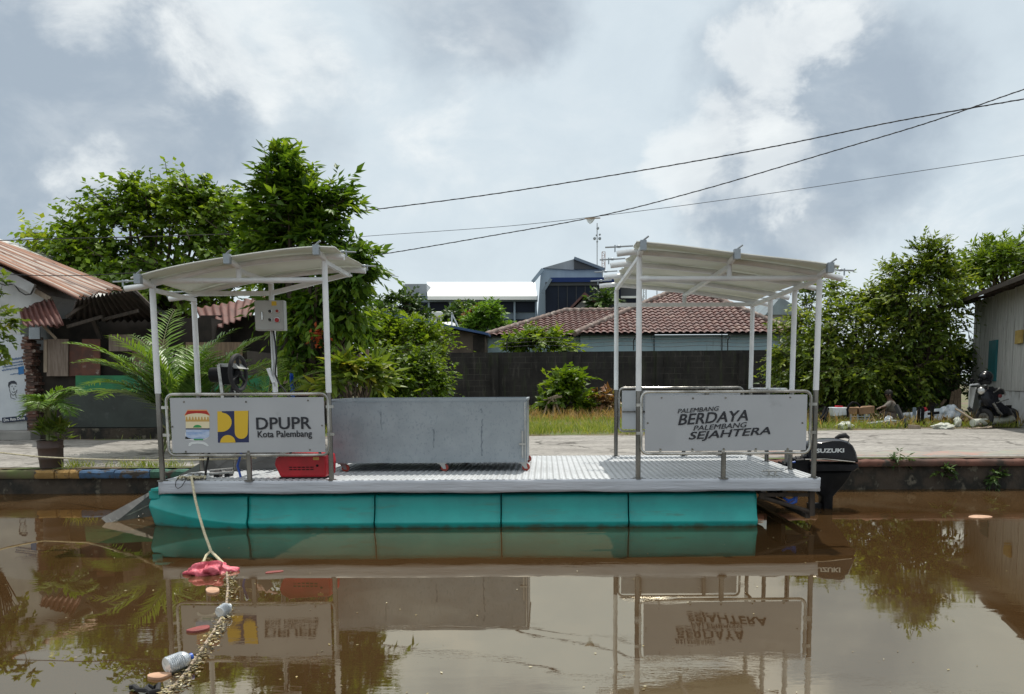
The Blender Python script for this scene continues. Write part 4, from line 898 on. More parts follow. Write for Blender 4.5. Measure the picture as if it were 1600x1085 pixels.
p0 = G(401, 671.5); lettering(lt, 'DPUPR', p0, ax, (0, 0, 1), G(486, 671).x - p0.x, G(401, 653).z - p0.z, .0, 0, .0028)
p0 = G(403, 687); lettering(lt, 'Kota Palembang', p0, ax, (0, 0, 1), G(487.5, 686).x - p0.x, G(403, 673.8).z - p0.z, .0, 0, .0014)
lt.build('lettering', 'ink_black', s1, 0)
# yellow and navy logo square
lg = MB()
def flat(mb, pts, o): v = [G(x, y, o) for x, y in pts]; mb.add(v, [tuple(range(len(v)))[::-1]])
def arc(cx, cy, rx, ry, a0, a1, n=14): return [(cx + rx * math.cos(R(a0 + (a1 - a0) * i / n)), cy + ry * math.sin(R(a0 + (a1 - a0) * i / n))) for i in range(n + 1)]
lg.cur = 0; flat(lg, [(339.5, 643), (388.5, 642), (389, 691.5), (340.5, 692)], .001)
lg.cur = 1
flat(lg, [(339.5, 643), (346.5, 643), (347, 645.2)] + arc(346, 660, 16, 15, -85, 88, 18) + [(340, 675.2)], .003)
flat(lg, [(366, 642.3), (388, 642), (387.2, 676)] + arc(377, 676.5, 10, 9.5, 0, 180, 14) + [(366.8, 676)], .003)
flat(lg, [(368, 691.8), (344, 692)] + arc(356, 692, 12, 12, 180, 360, 14)[1:], .003)
lg.build('logo', ['logo_navy', 'logo_yellow'], s1, 0)
# city crest
ce = MB(); names = ['logo_orange', 'logo_red', 'logo_cream', 'logo_gold', 'logo_green', 'logo_navy', 'logo_blue', 'logo_white']
def cf(i, pts, o): ce.cur = i; flat(ce, pts, o)
cf(7, [(289.5, 676), (327.5, 676), (327, 686)] + arc(308, 681, 19, 8, 10, 170, 10) + [(289.5, 686)], .0008)
cf(0, [(288, 649), (293, 640.5), (323, 640.5), (328, 649), (327, 650.5), (289, 650.5)], .001)
cf(1, [(289, 648.6), (293.2, 642.2), (322.6, 642.2), (327.4, 648.6)] + [(321, 647), (314, 646), (307, 645.8), (300, 646.4), (294, 647.4)], .003)
cf(2, [(289.5, 650)] + [(294, 647.6), (300, 646.6), (307, 646), (314, 646.2), (321, 647.2)] + [(327, 650), (327, 656.5), (289.5, 656.5)], .002)
for i in range(8): x = 290 + i * 4.75; cf(3, [(x, 656), (x + 3.2, 656), (x + 2.4, 651.5), (x + .8, 651.5)], .0035)
cf(3, [(289.7, 656), (327, 656), (327.2, 659), (289.9, 659)], .003)
cf(2, [(290, 659), (327.2, 659), (327.4, 669.5), (290.2, 669.5)], .0025)
cf(4, [(301.5, 668.4)] + arc(308.5, 668.4, 6.5, 4.4, 180, 360, 10)[1:], .004)
cf(5, [(290.2, 669.6), (327.4, 669.6), (327.4, 671.3), (290.2, 671.3)], .004)
cf(6, [(290.4, 671.3), (327.4, 671.3), (327, 682)] + arc(308.7, 681, 18.4, 5.4, 10, 170, 10) + [(290.8, 682)], .002)
cf(4, [(303, 685.8), (317, 685.8), (317.5, 688), (302.5, 688)], .003)
cf(7, [(294, 697), (295.5, 692.5)] + [(300, 690.6), (308.5, 689.8), (317, 690.4), (322, 692.2), (326.5, 696.8), (324, 697.6)] + [(317, 694.2), (308.5, 693.4), (300, 694.4), (297, 697.6)], .002)
ce.build('crest', names, s1, 0)
stub(G(388, 711).x, 7.98, DZ, sz0 + .01)
# stern sign
a, b = at(1002, 613, 7.98), at(1265, 708, 7.98); tx0, tx1, tz0, tz1 = a.x, b.x, b.z, at(1133, 612, 7.98).z
rh = [(G(x, y).x, G(x, y).z) for x, y in ((1034, 621.5), (1083, 622.5), (1134, 621.5), (1235, 621), (1012, 661), (1254, 661), (1032, 702), (1082, 702), (1131, 701.5), (1181, 701.5), (1231, 701))]
s2 = sign(tx0, tx1, tz0, tz1, 7.98, -1, 'grey sign plate with slanted black slogan lettering', rh, [G(x, 700).x for x in (1032, 1082, 1131, 1181, 1231)])
lt = MB(); sl_ = .062
for tx, x0_, y0_, x1_, h_, bo in (('PALEMBANG', 1059, 646.0, 1123.5, 6.8, .0006), ('BERDAYA', 1060, 664.4, 1168.5, 16.4, .0026), ('PALEMBANG', 1083.5, 673.2, 1167, 7.8, .0007), ('SEJAHTERA', 1076.5, 690.6, 1203.5, 15.0, .0026)):
    p0 = G(x0_, y0_); lettering(lt, tx, p0, (1, 0, sl_), (0, 0, 1), G(x1_, y0_).x - p0.x, (h_) / 150, 0, .22, bo)
lt.build('lettering', 'ink_black', s2, 0)
stub(G(1131, 708).x, 7.98, DZ, tz0 + .01); stub(at(1229, 722, 9.2).x, 9.2, DZ, .80)
# rear sign at the stern shelter
sign(px_l + .04, px_r - .1, .86, 1.455, YR, 1, 'plain back of the rear sign plate', [], ()); bk = MB()
for x in (1.30, 2.2): bk.bar((x, YR - .03, .86), (x, YR - .03, 1.45), .045)
bk.bar((1.05, YR - .03, 1.13), (2.65, YR - .03, 1.13), .02); bk.build('rail_brace', 'steel', boat)
MB().tube([(px_r, YR, 1.43), (px_r, 9.0, 1.43)], .02, 8).build('side_rail', 'steel_rail', boat); MB().tube([(px_r, YR, .86), (px_r, 9.75, .86)], .02, 8).build('side_rail', 'steel_rail', boat)
for x in (1.9, 2.4): stub(x, YR, DZ, .87)
# bow inner rail posts
for px_ in (369,): stub(at(px_, 735, YB).x, YB, DZ, 1.1)
# cleats
def cleat(x, y, w_=.15):
    mb = MB(); mb.tube([(x - w_ * .72, y, DZ + .052), (x - w_ * .4, y, DZ + .058), (x + w_ * .4, y, DZ + .058), (x + w_ * .72, y, DZ + .052)], [.007, .012, .012, .007], 8)
    for s_ in (-1, 1): mb.cyl((x + s_ * .035, y, DZ), (x + s_ * .035, y, DZ + .055), .012, 8)
    mb.box((x - .06, y - .02, DZ), (x + .06, y + .02, DZ + .012)); mb.build('cleat', 'steel_rail', boat)
cleat(at(1208, 744, 8.12).x, 8.16); cleat(at(300, 742, 8.1).x, 8.20, .13)

# ---- conveyor at the bow
cy0, cy1 = 9.05, 9.50
cvp = [at(240, 790, 9.0), at(250, 759, 9.0), at(345, 704, 9.0), at(380, 660, 9.0), at(392, 668, 9.0), at(372, 735, 9.0), at(262, 822, 9.0), at(244, 822, 9.0)]
cvp = [Vector((p.x, 0, p.z)) for p in cvp]
cvo = MB(); 
for y in (cy0, cy1): cvo.prism([p + Vector((0, y, 0)) for p in cvp], (0, .015, 0))
co_ = cvo.build('conveyor', 'dull_plate', boat, 0)
for yo, sg in ((0, 1), (1.12, -1)):       # flared wings that guide rubbish to the belt
    q0, q1, q2, q3 = (Vector(at(*a)) for a in ((158, 810, 8.44), (252, 759, 9.02), (262, 812, 9.02), (172, 823, 8.44)))
    tip = lambda p: Vector((p.x, p.y if yo == 0 else 18.55 - p.y, p.z))
    gpl = MB().prism([tip(q0), tip(q1), tip(q2), tip(q3)], (0, .012, 0)).build('guide_wing', 'dull_plate', boat, 0)
    if yo == 0:
        e = Vector((0, -.012, 0)); fl = MB().bar(q0.lerp(q3, .75) + e, q1.lerp(q2, .38) + e, .010, .012).build('fold_line', 'brushed', gpl)
        for u_, v_ in ((.12, .9), (.20, .86), (.24, .94), (.34, .80), (.52, .72), (.60, .66), (.29, .9)): c_ = q0.lerp(q1, u_).lerp(q3.lerp(q2, u_), v_); MB().lathe(c_, (0, -1, 0), [(-.004, .015), (.012, .015), (.022, .008)], 8).build('bolt', 'steel', gpl)
MB().grid(lambda u, v: cvp[0].lerp(cvp[2], u) + Vector((0, cy0 + .02 + v * .42, -.02 + .006 * math.sin(u * 120))), 120, 1).build('belt', 'rubber', co_, 60)
# drive: motor, belt wheel, guard and leg
dx = at(384, 590, 9.0)
wh = MB(); wr_ = .20
def ring(mb, c, ax, r_, tr, n=26, m=8, sq=1.0):
    c = Vector(c); ax = Vector(ax).normalized(); u_ = ax.cross(Vector((0, 0, 1))).normalized(); v_ = u_.cross(ax)
    mb.tube([c + (u_ * math.cos(2 * math.pi * i / n) + v_ * math.sin(2 * math.pi * i / n)) * r_ for i in range(n + 2)], tr, m, False)
wc = Vector(at(372, 583, 8.97)); wax = Vector((.99, -.06, .0)); ring(wh, wc, wax, .20, .026)
u_ = wax.normalized().cross(Vector((0, 0, 1))); 
for i in range(3): a_ = R(90 + 120 * i); wh.bar(wc, wc + (u_ * math.cos(a_) + Vector((0, 0, 1)) * math.sin(a_)) * .19, .035, .02)
wh.lathe(wc, wax, [(-.05, .03), (.05, .03)], 12); wh.build('drive_wheel', 'rubber', co_)
dm = MB(); mc = Vector(at(350, 586, 8.97)); dm.lathe(mc - Vector((.16, 0, 0)), (1, 0, 0), [(0, .05), (.01, .085), (.16, .09), (.17, .06), (.24, .06), (.25, .03), (.32, .03)], 16); dm.box(mc + Vector((-.02, -.10, -.11)), mc + Vector((.14, .10, .09))); dm.build('drive_motor', 'matt_black', co_, bevel=.008)
gd_ = MB(); g0, g1 = at(341, 568, 8.9), at(366, 568, 8.9); gd_.prism([g0, g1, g1 + Vector((.05, 0, -.06)), g0 + Vector((0, 0, -.05))], (0, .3, 0)); gd_.build('belt_guard', 'box_grey', co_, 0); MB().box(at(348, 598, 8.9), Vector(at(368, 602, 9.2))).build('motor_mount', 'box_grey', co_, 0)
MB().bar(at(342, 570, 8.88), at(351, 640, 8.88), .035).bar(at(366, 602, 8.9), at(371, 640, 8.9), .02).build('drive_leg', 'steel_rail', co_)
ring(hm := MB(), Vector(at(367, 612, 8.98)), wax, .07, .022); hm.build('pulley', 'rubber', co_)
hp = MB(); c0 = [at(x, y, 9.02) for x, y in ((330, 718), (345, 706), (430, 706), (432, 735), (392, 740), (350, 736))]; hp.prism([Vector(p) for p in c0], (0, .02, 0)); hp.bar(at(395, 725, 8.99), at(432, 712, 8.99), .012); hp.bar(at(338, 730, 8.99), at(372, 706, 8.99), .012).build('hopper_plate', 'dull_plate', co_, 0)

# ================================================================== TREES AND PLANTS
tree('broadleaf_tree', 'wide round leaved tree spreading above the rusty roof', 'tree', (at(215, 600, 22.5).x, 22.5, .44),
     [lobe(105, 408, 21.5, 66, 62), lobe(190, 373, 22, 80, 66), lobe(290, 363, 22, 84, 66), lobe(268, 318, 22, 74, 32), lobe(225, 318, 22, 40, 26), lobe(340, 418, 21.5, 76, 80), lobe(170, 443, 21.5, 96, 48), lobe(250, 458, 21.5, 120, 54), lobe(330, 338, 22, 60, 40)],
     'leaf_round', 340, 74, .145, .85, 11, .20, spread=.36, hang=.65, shell=.55)
tree('tall_tree', 'tall dark glossy leaved tree rising behind the bow shelter', 'tree', (at(488, 640, 14.2).x, 14.2, .44),
     [lobe(442.8, 265, 14, 16.8, 20.9, wt=900), lobe(432, 303, 14, 33.6, 24.7), lobe(466.2, 298, 14, 26.88, 26.6), lobe(447.3, 348, 14, 48.72, 36.1), lobe(505.8, 338, 13.8, 28.56, 26.6), lobe(525.6, 313, 13.9, 8.4, 7.6, wt=400), lobe(496.8, 383, 13.9, 45.36, 34.2), lobe(433.8, 398, 14.2, 50.4, 38), lobe(555.3, 408, 13.5, 20.16, 13.3, wt=900), lobe(532.8, 433, 13.6, 30.24, 34.2), lobe(496.8, 493, 14, 42, 51.3), lobe(537.3, 483, 13.8, 20.16, 38), lobe(478.8, 558, 14.2, 28.56, 32.3), lobe(451.8, 463, 14.3, 33.6, 47.5)],
     'leaf_tall', 340, 38, .185, .38, 12, .13, spread=.26, hang=.35, shell=.40)
tree('thicket', 'dense bright green thicket between tall tree and black wall', 'bush', (at(620, 640, 20).x, 20, .44),
     [lobe(592, 527, 20, 38, 36), lobe(570, 560, 19, 28, 54), lobe(640, 544, 20, 48, 38), lobe(642, 585, 19, 46, 42), lobe(605, 600, 18.5, 50, 50), lobe(680, 602, 18.6, 18, 30), lobe(682, 525, 21, 14, 12)],
     'leaf_bush', 380, 54, .105, .62, 13, .09, spread=.28, hang=.25, shell=.5)
tree('shade_tree', 'dark spreading tree behind the thicket and left of white roof', 'tree', (at(618, 600, 40).x, 40, .44),
     [lobe(622, 482, 40, 34, 18), lobe(600, 500, 39, 40, 20), lobe(640, 495, 40, 26, 12)], 'leaf_dark', 90, 40, .22, .6, 14, .2, spread=.36, fork=.7)
tree('flowering_tree', 'dull green tree with reddish flowers before the office windows', 'tree', (at(720, 560, 48).x, 48, .44),
     [lobe(722, 496, 48, 26, 14), lobe(707, 500, 47, 16, 10), lobe(748, 488, 49, 22, 7)], 'leaf_dark', 80, 36, .24, .6, 15, .2, spread=.36, fork=.7)
tree('flower_bush', 'pinkish leaved low crown beside the round lime tree', 'bush', (at(736, 560, 46).x, 46, .44), [lobe(738, 499, 46, 12, 8)], 'leaf_red', 24, 34, .20, .6, 16, .1, spread=.3)
tree('lime_tree', 'rounded lime green tree standing behind the brown shed', 'tree', (at(757, 560, 42).x, 42, .44),
     [lobe(760, 502, 42, 28, 22), lobe(748, 512, 42, 22, 16)], 'leaf_lime', 110, 44, .20, .6, 17, .15, spread=.32, shell=.75)
tree('roof_shrub', 'loose green shrub growing over black wall before the blue house', 'bush', (at(842, 560, 29.4).x, 29.4, .44),
     [lobe(842, 532, 29.4, 40, 15), lobe(815, 540, 29.3, 24, 10), lobe(875, 542, 29.3, 18, 8)], 'leaf_bush', 60, 30, .24, .5, 18, .05, spread=.32, shell=.3)
tree('gable_shrub', 'small dark shrub beside the tiled gable', 'bush', (at(943, 480, 42.6).x, 42.6, .44), [lobe(942, 475, 42.6, 16, 9)], 'leaf_dark', 20, 26, .3, .5, 19, .05, spread=.35, fork=.8)
tree('wall_bush', 'leafy bush with bare stems at the foot of black wall', 'bush', (at(880, 652, 25.2).x, 25.2, .44),
     [lobe(884, 612, 25.2, 30, 24), lobe(905, 628, 25, 20, 18), lobe(866, 630, 24.8, 20, 14), lobe(884, 598, 25.2, 14, 14)], 'leaf_bush', 80, 26, .22, .55, 20, .05, spread=.30, shell=.3)
tree('croton_bush', 'small reddish bush beside the stern shelter post', 'bush', (at(946, 650, 25.0).x, 25.0, .44), [lobe(946, 626, 25, 15, 8)], 'leaf_red', 16, 24, .20, .45, 21, .04, spread=.22)
wd_ = thing('dead_stems', 'pale dry bare stems leaning beside the wall bush', 'dead plant', gd(858, 655, .44)); mb = MB()
for pts in (((850, 648), (856, 630), (864, 622), (878, 620)), ((864, 650), (866, 632), (862, 620)), ((876, 648), (870, 634), (868, 622)), ((848, 626), (860, 622), (872, 618))): mb.tube([at(x, y, 24.3) for x, y in pts], .035, 5)
mb.build('stem', 'wood_pale', wd_)
# east bank trees
tree('mango_tree', 'bushy tree filling the gap behind the stern shelter posts', 'tree', (at(1345, 640, 23).x, 23, .44),
     [lobe(1330, 529, 22, 60, 56), lobe(1385, 519, 22.5, 56, 62), lobe(1330, 586, 21.5, 66, 42), lobe(1400, 591, 21.5, 66, 42), lobe(1300, 551, 22, 40, 50), lobe(1350, 476, 22.5, 20, 18, wt=500), lobe(1310, 474, 22.5, 12, 16, wt=300)],
     'leaf_right', 270, 54, .14, .50, 31, .14, spread=.38, hang=.3, shell=.45)
tree('gangly_tree', 'taller loose crowned tree beside the plank house roof', 'tree', (at(1448, 640, 21.5).x, 21.5, .44),
     [lobe(1455, 405, 21.5, 24, 22, wt=900), lobe(1425, 432, 21.5, 26, 18, wt=800), lobe(1430, 470, 21.5, 50, 34), lobe(1478, 450, 21.5, 28, 36), lobe(1450, 530, 21.5, 60, 56), lobe(1400, 450, 22, 16, 14, wt=400), lobe(1490, 470, 22.5, 22, 30), lobe(1400, 480, 22, 40, 26), lobe(1458, 440, 21.5, 34, 30), lobe(1395, 428, 22, 12, 12, wt=200)],
     'leaf_right', 260, 44, .14, .45, 32, .12, spread=.32, hang=.2, shell=.4)
tree('young_tree', 'thin yellowish tree between stern posts and tiled roof', 'tree', (at(1238, 640, 23.5).x, 23.5, .44),
     [lobe(1245, 530, 23.5, 30, 40), lobe(1225, 575, 23, 22, 36), lobe(1258, 580, 22.5, 40, 46), lobe(1268, 470, 24, 20, 30), lobe(1300, 455, 24, 16, 16)],
     'leaf_right', 140, 40, .138, .46, 33, .08, spread=.30, hang=.3, shell=.4)
tree('feather_tree', 'flat topped feathery tree behind the plank house roof', 'tree', (at(1590, 600, 31).x, 31, .44),
     [lobe(1560, 410, 31, 60, 14), lobe(1600, 412, 30, 70, 22), lobe(1520, 425, 31, 36, 12), lobe(1545, 388, 31, 14, 5), lobe(1592, 390, 31, 22, 6)],
     'leaf_bush', 190, 46, .22, .35, 34, .2, spread=.42, fork=.75, hang=.1)
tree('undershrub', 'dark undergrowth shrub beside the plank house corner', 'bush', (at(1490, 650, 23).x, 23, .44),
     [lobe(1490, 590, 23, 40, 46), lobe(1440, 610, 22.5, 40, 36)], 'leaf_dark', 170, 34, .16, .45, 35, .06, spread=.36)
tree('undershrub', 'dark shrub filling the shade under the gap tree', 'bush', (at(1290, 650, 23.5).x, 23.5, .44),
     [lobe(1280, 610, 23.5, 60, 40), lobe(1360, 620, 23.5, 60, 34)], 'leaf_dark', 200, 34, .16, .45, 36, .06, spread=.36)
# palms
pc = at(290, 650, 12.9)
dirs = []
rg = random.Random(9)
for i in range(30):
    az = rg.uniform(0, 2 * math.pi) if i > 12 else [3.1, 2.7, 3.4, 2.4, .3, .0, .6, 3.0, -.2, 3.6, 2.0, 1.0, 2.9][i]
    dirs.append((az, rg.uniform(.85, 1.4) if i > 4 else rg.uniform(.6, .95), rg.uniform(.75, 1.1)))
fronds('areca_palm', 'clump of tall arching palm fronds behind the bow shelter', 'palm', (pc.x, 12.9, .42), len(dirs), 2.1, 42, leaflet=.44, lw=.12, nl=30, bend=1.1, stem_h=.55, dirs=dirs, spread=.16)
dirs = [(a_, e_, l_) for a_, e_, l_ in ((.2, .8, 1), (.9, 1.0, .9), (2.4, .9, .9), (3.0, .75, .8), (1.6, 1.2, .9), (4.6, .9, .9), (5.4, .7, 1), (5.9, .9, 1.0), (3.8, .8, .8))]
fronds('fan_palm', 'small wispy palm behind the belt wheel of the conveyor', 'palm', (at(420, 640, 13.0).x, 13.0, .42), len(dirs), 1.2, 44, leaflet=.34, lw=.075, nl=24, bend=1.3, stem_h=.75, dirs=dirs, spread=.12)
# potted palm on the quay
pb_ = gd(82, 729, .37); pot = thing('plant_pot', 'brown ribbed plastic drum used as a plant pot on the kerb', 'plant pot', (pb_.x, 11.0, gz(pb_.x, 11.0)))
mat('pot_brown', (.055, .030, .024), (.035, .022, .018), 5, .55, c3=(.10, .07, .055), s3=6, lo3=.6, hi3=.8)
pz = gz(pb_.x, 11.0); ph_ = at(82, 688, 11.0).z - pz; pr_ = at(100, 690, 11.0).x - at(63, 690, 11.0).x
mb = MB(); mb.lathe((pb_.x, 11.0, pz), (0, 0, 1), [(0, .0), (.0, pr_ * .43), (ph_ * .3, pr_ * .45), (ph_ * .32, pr_ * .465), (ph_ * .36, pr_ * .465), (ph_ * .38, pr_ * .455), (ph_ * .7, pr_ * .47), (ph_ * .72, pr_ * .49), (ph_ * .78, pr_ * .49), (ph_ * .8, pr_ * .475), (ph_ * .97, pr_ * .485), (ph_ * .98, pr_ * .505), (ph_, pr_ * .505), (ph_, pr_ * .46), (ph_ - .05, pr_ * .45), (ph_ - .05, .0)], 28); mb.build('drum', 'pot_brown', pot)
MB().lathe((pb_.x, 11.0, pz + ph_ - .06), (0, 0, 1), [(0, .0), (.0, pr_ * .44), (.025, pr_ * .3), (.03, 0)], 20).build('potting_soil', 'soil', pot)
dirs = [(.05, .75, 1.0), (.35, .95, .95), (2.9, .9, .5), (3.4, .7, .45), (4.4, 1.0, .7), (5.0, .8, .9), (5.6, .85, .9), (1.4, 1.15, .8), (2.2, 1.1, .75), (.9, 1.1, .85), (6.0, .45, .8), (3.9, .45, .6)]
fronds('potted_palm', 'small bright palm growing in the brown drum on the quay', 'palm', (pb_.x, 11.0, pz + ph_ - .04), len(dirs), .58, 45, leaflet=.27, lw=.12, nl=22, bend=1.7, stem_h=.60, dirs=dirs, spread=.03)
tree('pot_shoots', 'yellow green shoots at the foot of the potted palm', 'plant', (pb_.x, 11.0, pz + ph_ - .03), [((pb_.x + .05, 11.0, pz + ph_ + .12), .12, .12, .14, 1)], 'leaf_yellow', 16, 12, .14, .14, 46, .01, spread=.08, hang=-.9, limb=True)
# sprig reaching in from the west edge
tree('leafy_sapling', 'yellow green leafy sapling hanging in at the poster edge', 'tree', (at(-40, 700, 12.2).x, 12.2, .44),
     [lobe(2, 455, 12.2, 10, 18), lobe(2, 505, 12.2, 14, 20), lobe(-2, 535, 12.2, 14, 20), lobe(-45, 500, 12.2, 36, 56)], 'leaf_yellow', 80, 14, .10, .70, 47, .035, spread=.11, hang=.2, shell=.3)
tree('leafy_shrub', 'low broad leaved shrub showing above the galvanised bin', 'shrub', (at(560, 645, 12.4).x, 12.4, .44),
     [lobe(556, 590, 12.4, 28, 16), lobe(540, 578, 12.4, 20, 14), lobe(582, 590, 12.4, 20, 12), lobe(530, 600, 12.5, 16, 14)], 'leaf_yellow', 46, 10, .24, .30, 48, .03, spread=.14, hang=.35)

# grass and weeds
rng = np.random.default_rng(60)
def scatter(n, x0, x1, y0, y1, keep=None, zoff=0.0):
    P = np.stack([rng.uniform(x0, x1, n), rng.uniform(y0, y1, n), np.zeros(n)], 1)
    if keep is not None: P = P[[keep(p[0], p[1]) for p in P]]
    P[:, 2] = [gz(p[0], p[1]) + zoff for p in P]; return P
gk = lambda x, y: y > redge(x) + .03 + .25 * math.sin(x * 3.7) ** 2
gp_ = np.concatenate([scatter(16000, -5.5, 15, 16.0, 18.6, gk), scatter(12000, -5.5, 15, 18.2, 24)])
stuff(blades('grass', gp_, .17, 'grass_blade', 61, .10), 'short green grass along the far edge of the canal road', 'grass')
gp_ = np.concatenate([scatter(5200, -4, 8.5, 21.5, 27.8), scatter(900, 4, 15, 18, 20.5)])
stuff(blades('dry_weeds', gp_, .33, 'dry_grass', 62, .05), 'tall dry reddish weeds before the black wall', 'weeds')
def cl_(cx, cy, sx_, sy_, n): return np.stack([rng.normal(cx, sx_, n), rng.normal(cy, sy_, n), np.zeros(n)], 1)
kw = [cl_(at(235, 735, 10.95).x, 11.0, .28, .08, 240), cl_(at(118, 733, 10.95).x, 11.02, .10, .08, 130), cl_(at(205, 735, 10.95).x, 11.1, .25, .1, 90), cl_(-7.6, 15.6, 1.0, .1, 60)]
kw = np.concatenate(kw); kw[:, 2] = [gz(p[0], p[1]) - .02 for p in kw]
stuff(blades('kerb_weeds', kw, .13, 'grass_blade', 63, .07), 'straggly weeds growing along the painted kerb', 'weeds')

for i_, (x_, y_, lb_) in enumerate(((1472, 735, 'small fern rooted in the canal wall face below the plank house'), (1405, 722, 'tuft of leaves hanging over the canal wall edge near the motor'), (1560, 745, 'tiny sprout in the lower canal wall under the plank house'))):
    c_ = at(x_, y_, 10.74); tree('wall_fern', lb_, 'plant', c_ - Vector((0, 0, .05)), [((c_.x, 10.74, c_.z + .0), .11, .05, .05, 1)], 'leaf_dark', 7, 14, .075, .4, 90 + i_, .008, spread=.06, hang=.5)

sp_ = scatter(420, 8.2, 13.2, 18.0, 20.6, None, .05); rq_ = np.random.default_rng(5); sp_[:, 2] += rq_.random(len(sp_)) * .12
D_ = rq_.normal(size=(len(sp_), 3)); N_ = rq_.normal(size=(len(sp_), 3)) + np.array([0, -.4, .8])
stuff(leaf_obj('rubbish_scraps', 'litter_mix', sp_, D_, N_, rq_.uniform(.05, .22, len(sp_)), .6, rq_.uniform(.1, 1, len(sp_)), None, .1, .2), 'scattered scraps of paper and plastic among the verge grass', 'litter')

# ================================================================== THINGS ON THE BOAT
# galvanised bin on casters
tx0, tx1, ty0, ty1 = -2.44, -.215, 8.74, 9.85
tz0, tz1 = DZ + .105, at(700, 625, ty0).z
bn_ = thing('trolley_bin', 'long galvanised steel bin on red casters on the boat deck', 'bin', ((tx0 + tx1) / 2, (ty0 + ty1) / 2, DZ))
def panel(x0, y0, x1, y1, name, mt='galvanised', lb=None):
    return MB().box((x0, y0, tz0), (x1, y1, tz1 - .02)).build(name, mt, bn_, 0, label=lb)
fp = panel(tx0, ty0, tx1, ty0 + .012, 'side_panel'); panel(tx0, ty1 - .012, tx1, ty1, 'side_panel'); panel(tx0, ty0 + .012, tx0 + .012, ty1 - .012, 'end_panel'); panel(tx1 - .012, ty0 + .012, tx1, ty1 - .012, 'end_panel')
MB().box((tx0 + .012, ty0 + .012, tz0), (tx1 - .012, ty1 - .012, tz0 + .012)).build('floor_panel', 'galvanised', bn_, 0)
rm_ = MB(); 
for a, b in (((tx0, ty0), (tx1, ty0)), ((tx1, ty0), (tx1, ty1)), ((tx1, ty1), (tx0, ty1)), ((tx0, ty1), (tx0, ty0))): rm_.bar((a[0], a[1], tz1), (b[0], b[1], tz1), .024)
rm_.build('rim', 'galvanised', bn_, 0)
st = MB(); rr = random.Random(4)
for x0, zt_, ln in ((-1.87, tz1 - .13, .20), (-1.28, tz1 - .33, .22), (-.73, tz1 - .10, .05), (-.73, tz1 - .30, .34), (-.72, tz1 - .22, .08)):
    k = max(4, int(ln / .03)); zs = [zt_ - ln * i / k for i in range(k + 1)]
    pts = [(x0 + rr.uniform(-.007, .007), z) for z in zs]; wd_2 = [rr.uniform(.002, .012) for _ in zs]
    st.add([(p[0] + sg * w_, ty0 - .0022, p[1]) for p, w_ in zip(pts, wd_2) for sg in (-1, 1)], [(2 * i, 2 * i + 1, 2 * i + 3, 2 * i + 2) for i in range(k)])
mat('drip_stain', (.13, .16, .19), (.22, .25, .28), 20, .5, .4); st.build('drip_stain', 'drip_stain', fp, 0)
lt_ = MB(); lt_.bar((tx1 - .05, ty0 - .008, tz0 + .05), (tx1 - .05, ty0 - .008, tz0 + .36), .018); lt_.bar((tx1 - .09, ty0 - .012, tz0 + .21), (tx1 - .01, ty0 - .012, tz0 + .21), .02); lt_.bar((tx1 - .02, ty0 - .008, tz0), (tx1 - .02, ty0 - .008, tz1 - .03), .012); lt_.build('latch', 'brushed', bn_, 0)
first = None
for cx_, cy_ in ((tx0 + .10, ty0 + .05), (-1.20, ty0 + .05), (tx1 - .05, ty0 + .05), (tx0 + .35, ty1 - .05), (-1.05, ty1 - .05), (tx1 - .05, ty1 - .05)):
    if first is None:
        cm = MB(); b = wpos(bn_); 
        for sy_ in (-1, 1): cm.prism([(cx_ - .025, cy_ + sy_ * .026, tz0 - .012), (cx_ + .04, cy_ + sy_ * .026, tz0 - .012), (cx_ + .055, cy_ + sy_ * .026, DZ + .03), (cx_ + .02, cy_ + sy_ * .026, DZ + .03)], (0, .003, 0))
        cm.box((cx_ - .045, cy_ - .04, tz0 - .014), (cx_ + .055, cy_ + .04, tz0 - .001)); first = cm.build('caster', 'brushed', bn_, 0)
        wm = MB(); wm.lathe((cx_ + .035, cy_ - .019, DZ + .046), (0, 1, 0), [(0, .030), (.004, .043), (.019, .046), (.034, .043), (.038, .030)], 18); wl = wm.build('caster_wheel', 'caster_red', first)
        f0 = (cx_, cy_)
    else:
        c = copy_tree(first, bn_); c.location = (cx_ - f0[0], cy_ - f0[1], 0)
# red generator
g0 = at(433, 747, 8.12); gx0, gx1 = g0.x, at(512, 747, 8.12).x
gn = thing('generator', 'red box shaped portable generator on deck under the sign plate', 'generator', ((gx0 + gx1) / 2, 8.3, DZ))
mb = MB(); mb.prism([(gx0 + .04, 8.10, DZ + .02), (gx1 - .01, 8.10, DZ + .02), (gx1, 8.10, DZ + .16), (gx1 - .01, 8.10, DZ + .25), (gx0 + .08, 8.10, DZ + .27), (gx0 - .0, 8.10, DZ + .23), (gx0 - .02, 8.10, DZ + .16)], (0, .38, 0)); gb = mb.build('housing', 'red_plastic', gn, 0, bevel=.02)
mb = MB()
for k in range(2):
    for i in range(6): x = gx0 + .14 + i * .045; mb.box((x, 8.092, DZ + .10 + k * .025), (x + .032, 8.099, DZ + .108 + k * .025))
mb.build('vent', 'matt_black', gn, 0); MB().lathe((gx1 - .10, 8.0995, DZ + .145), (0, -1, 0), [(0, .013), (.006, .013), (.007, .0)], 12).build('socket', 'matt_black', gn)
MB().tube([(gx0 + .12, 8.2, DZ + .25), (gx0 + .14, 8.2, DZ + .31), (gx1 - .12, 8.2, DZ + .31), (gx1 - .08, 8.2, DZ + .24)], .016, 8).build('handle', 'matt_black', gn)
MB().box((gx0 + .02, 8.13, DZ), (gx1 - .03, 8.45, DZ + .019)).build('foot', 'rubber', gn, 0)
MB().box((gx1 - .14, 8.094, DZ + .205), (gx1 - .08, 8.099, DZ + .235)).build('brass_plate', 'logo_gold', gn, 0)
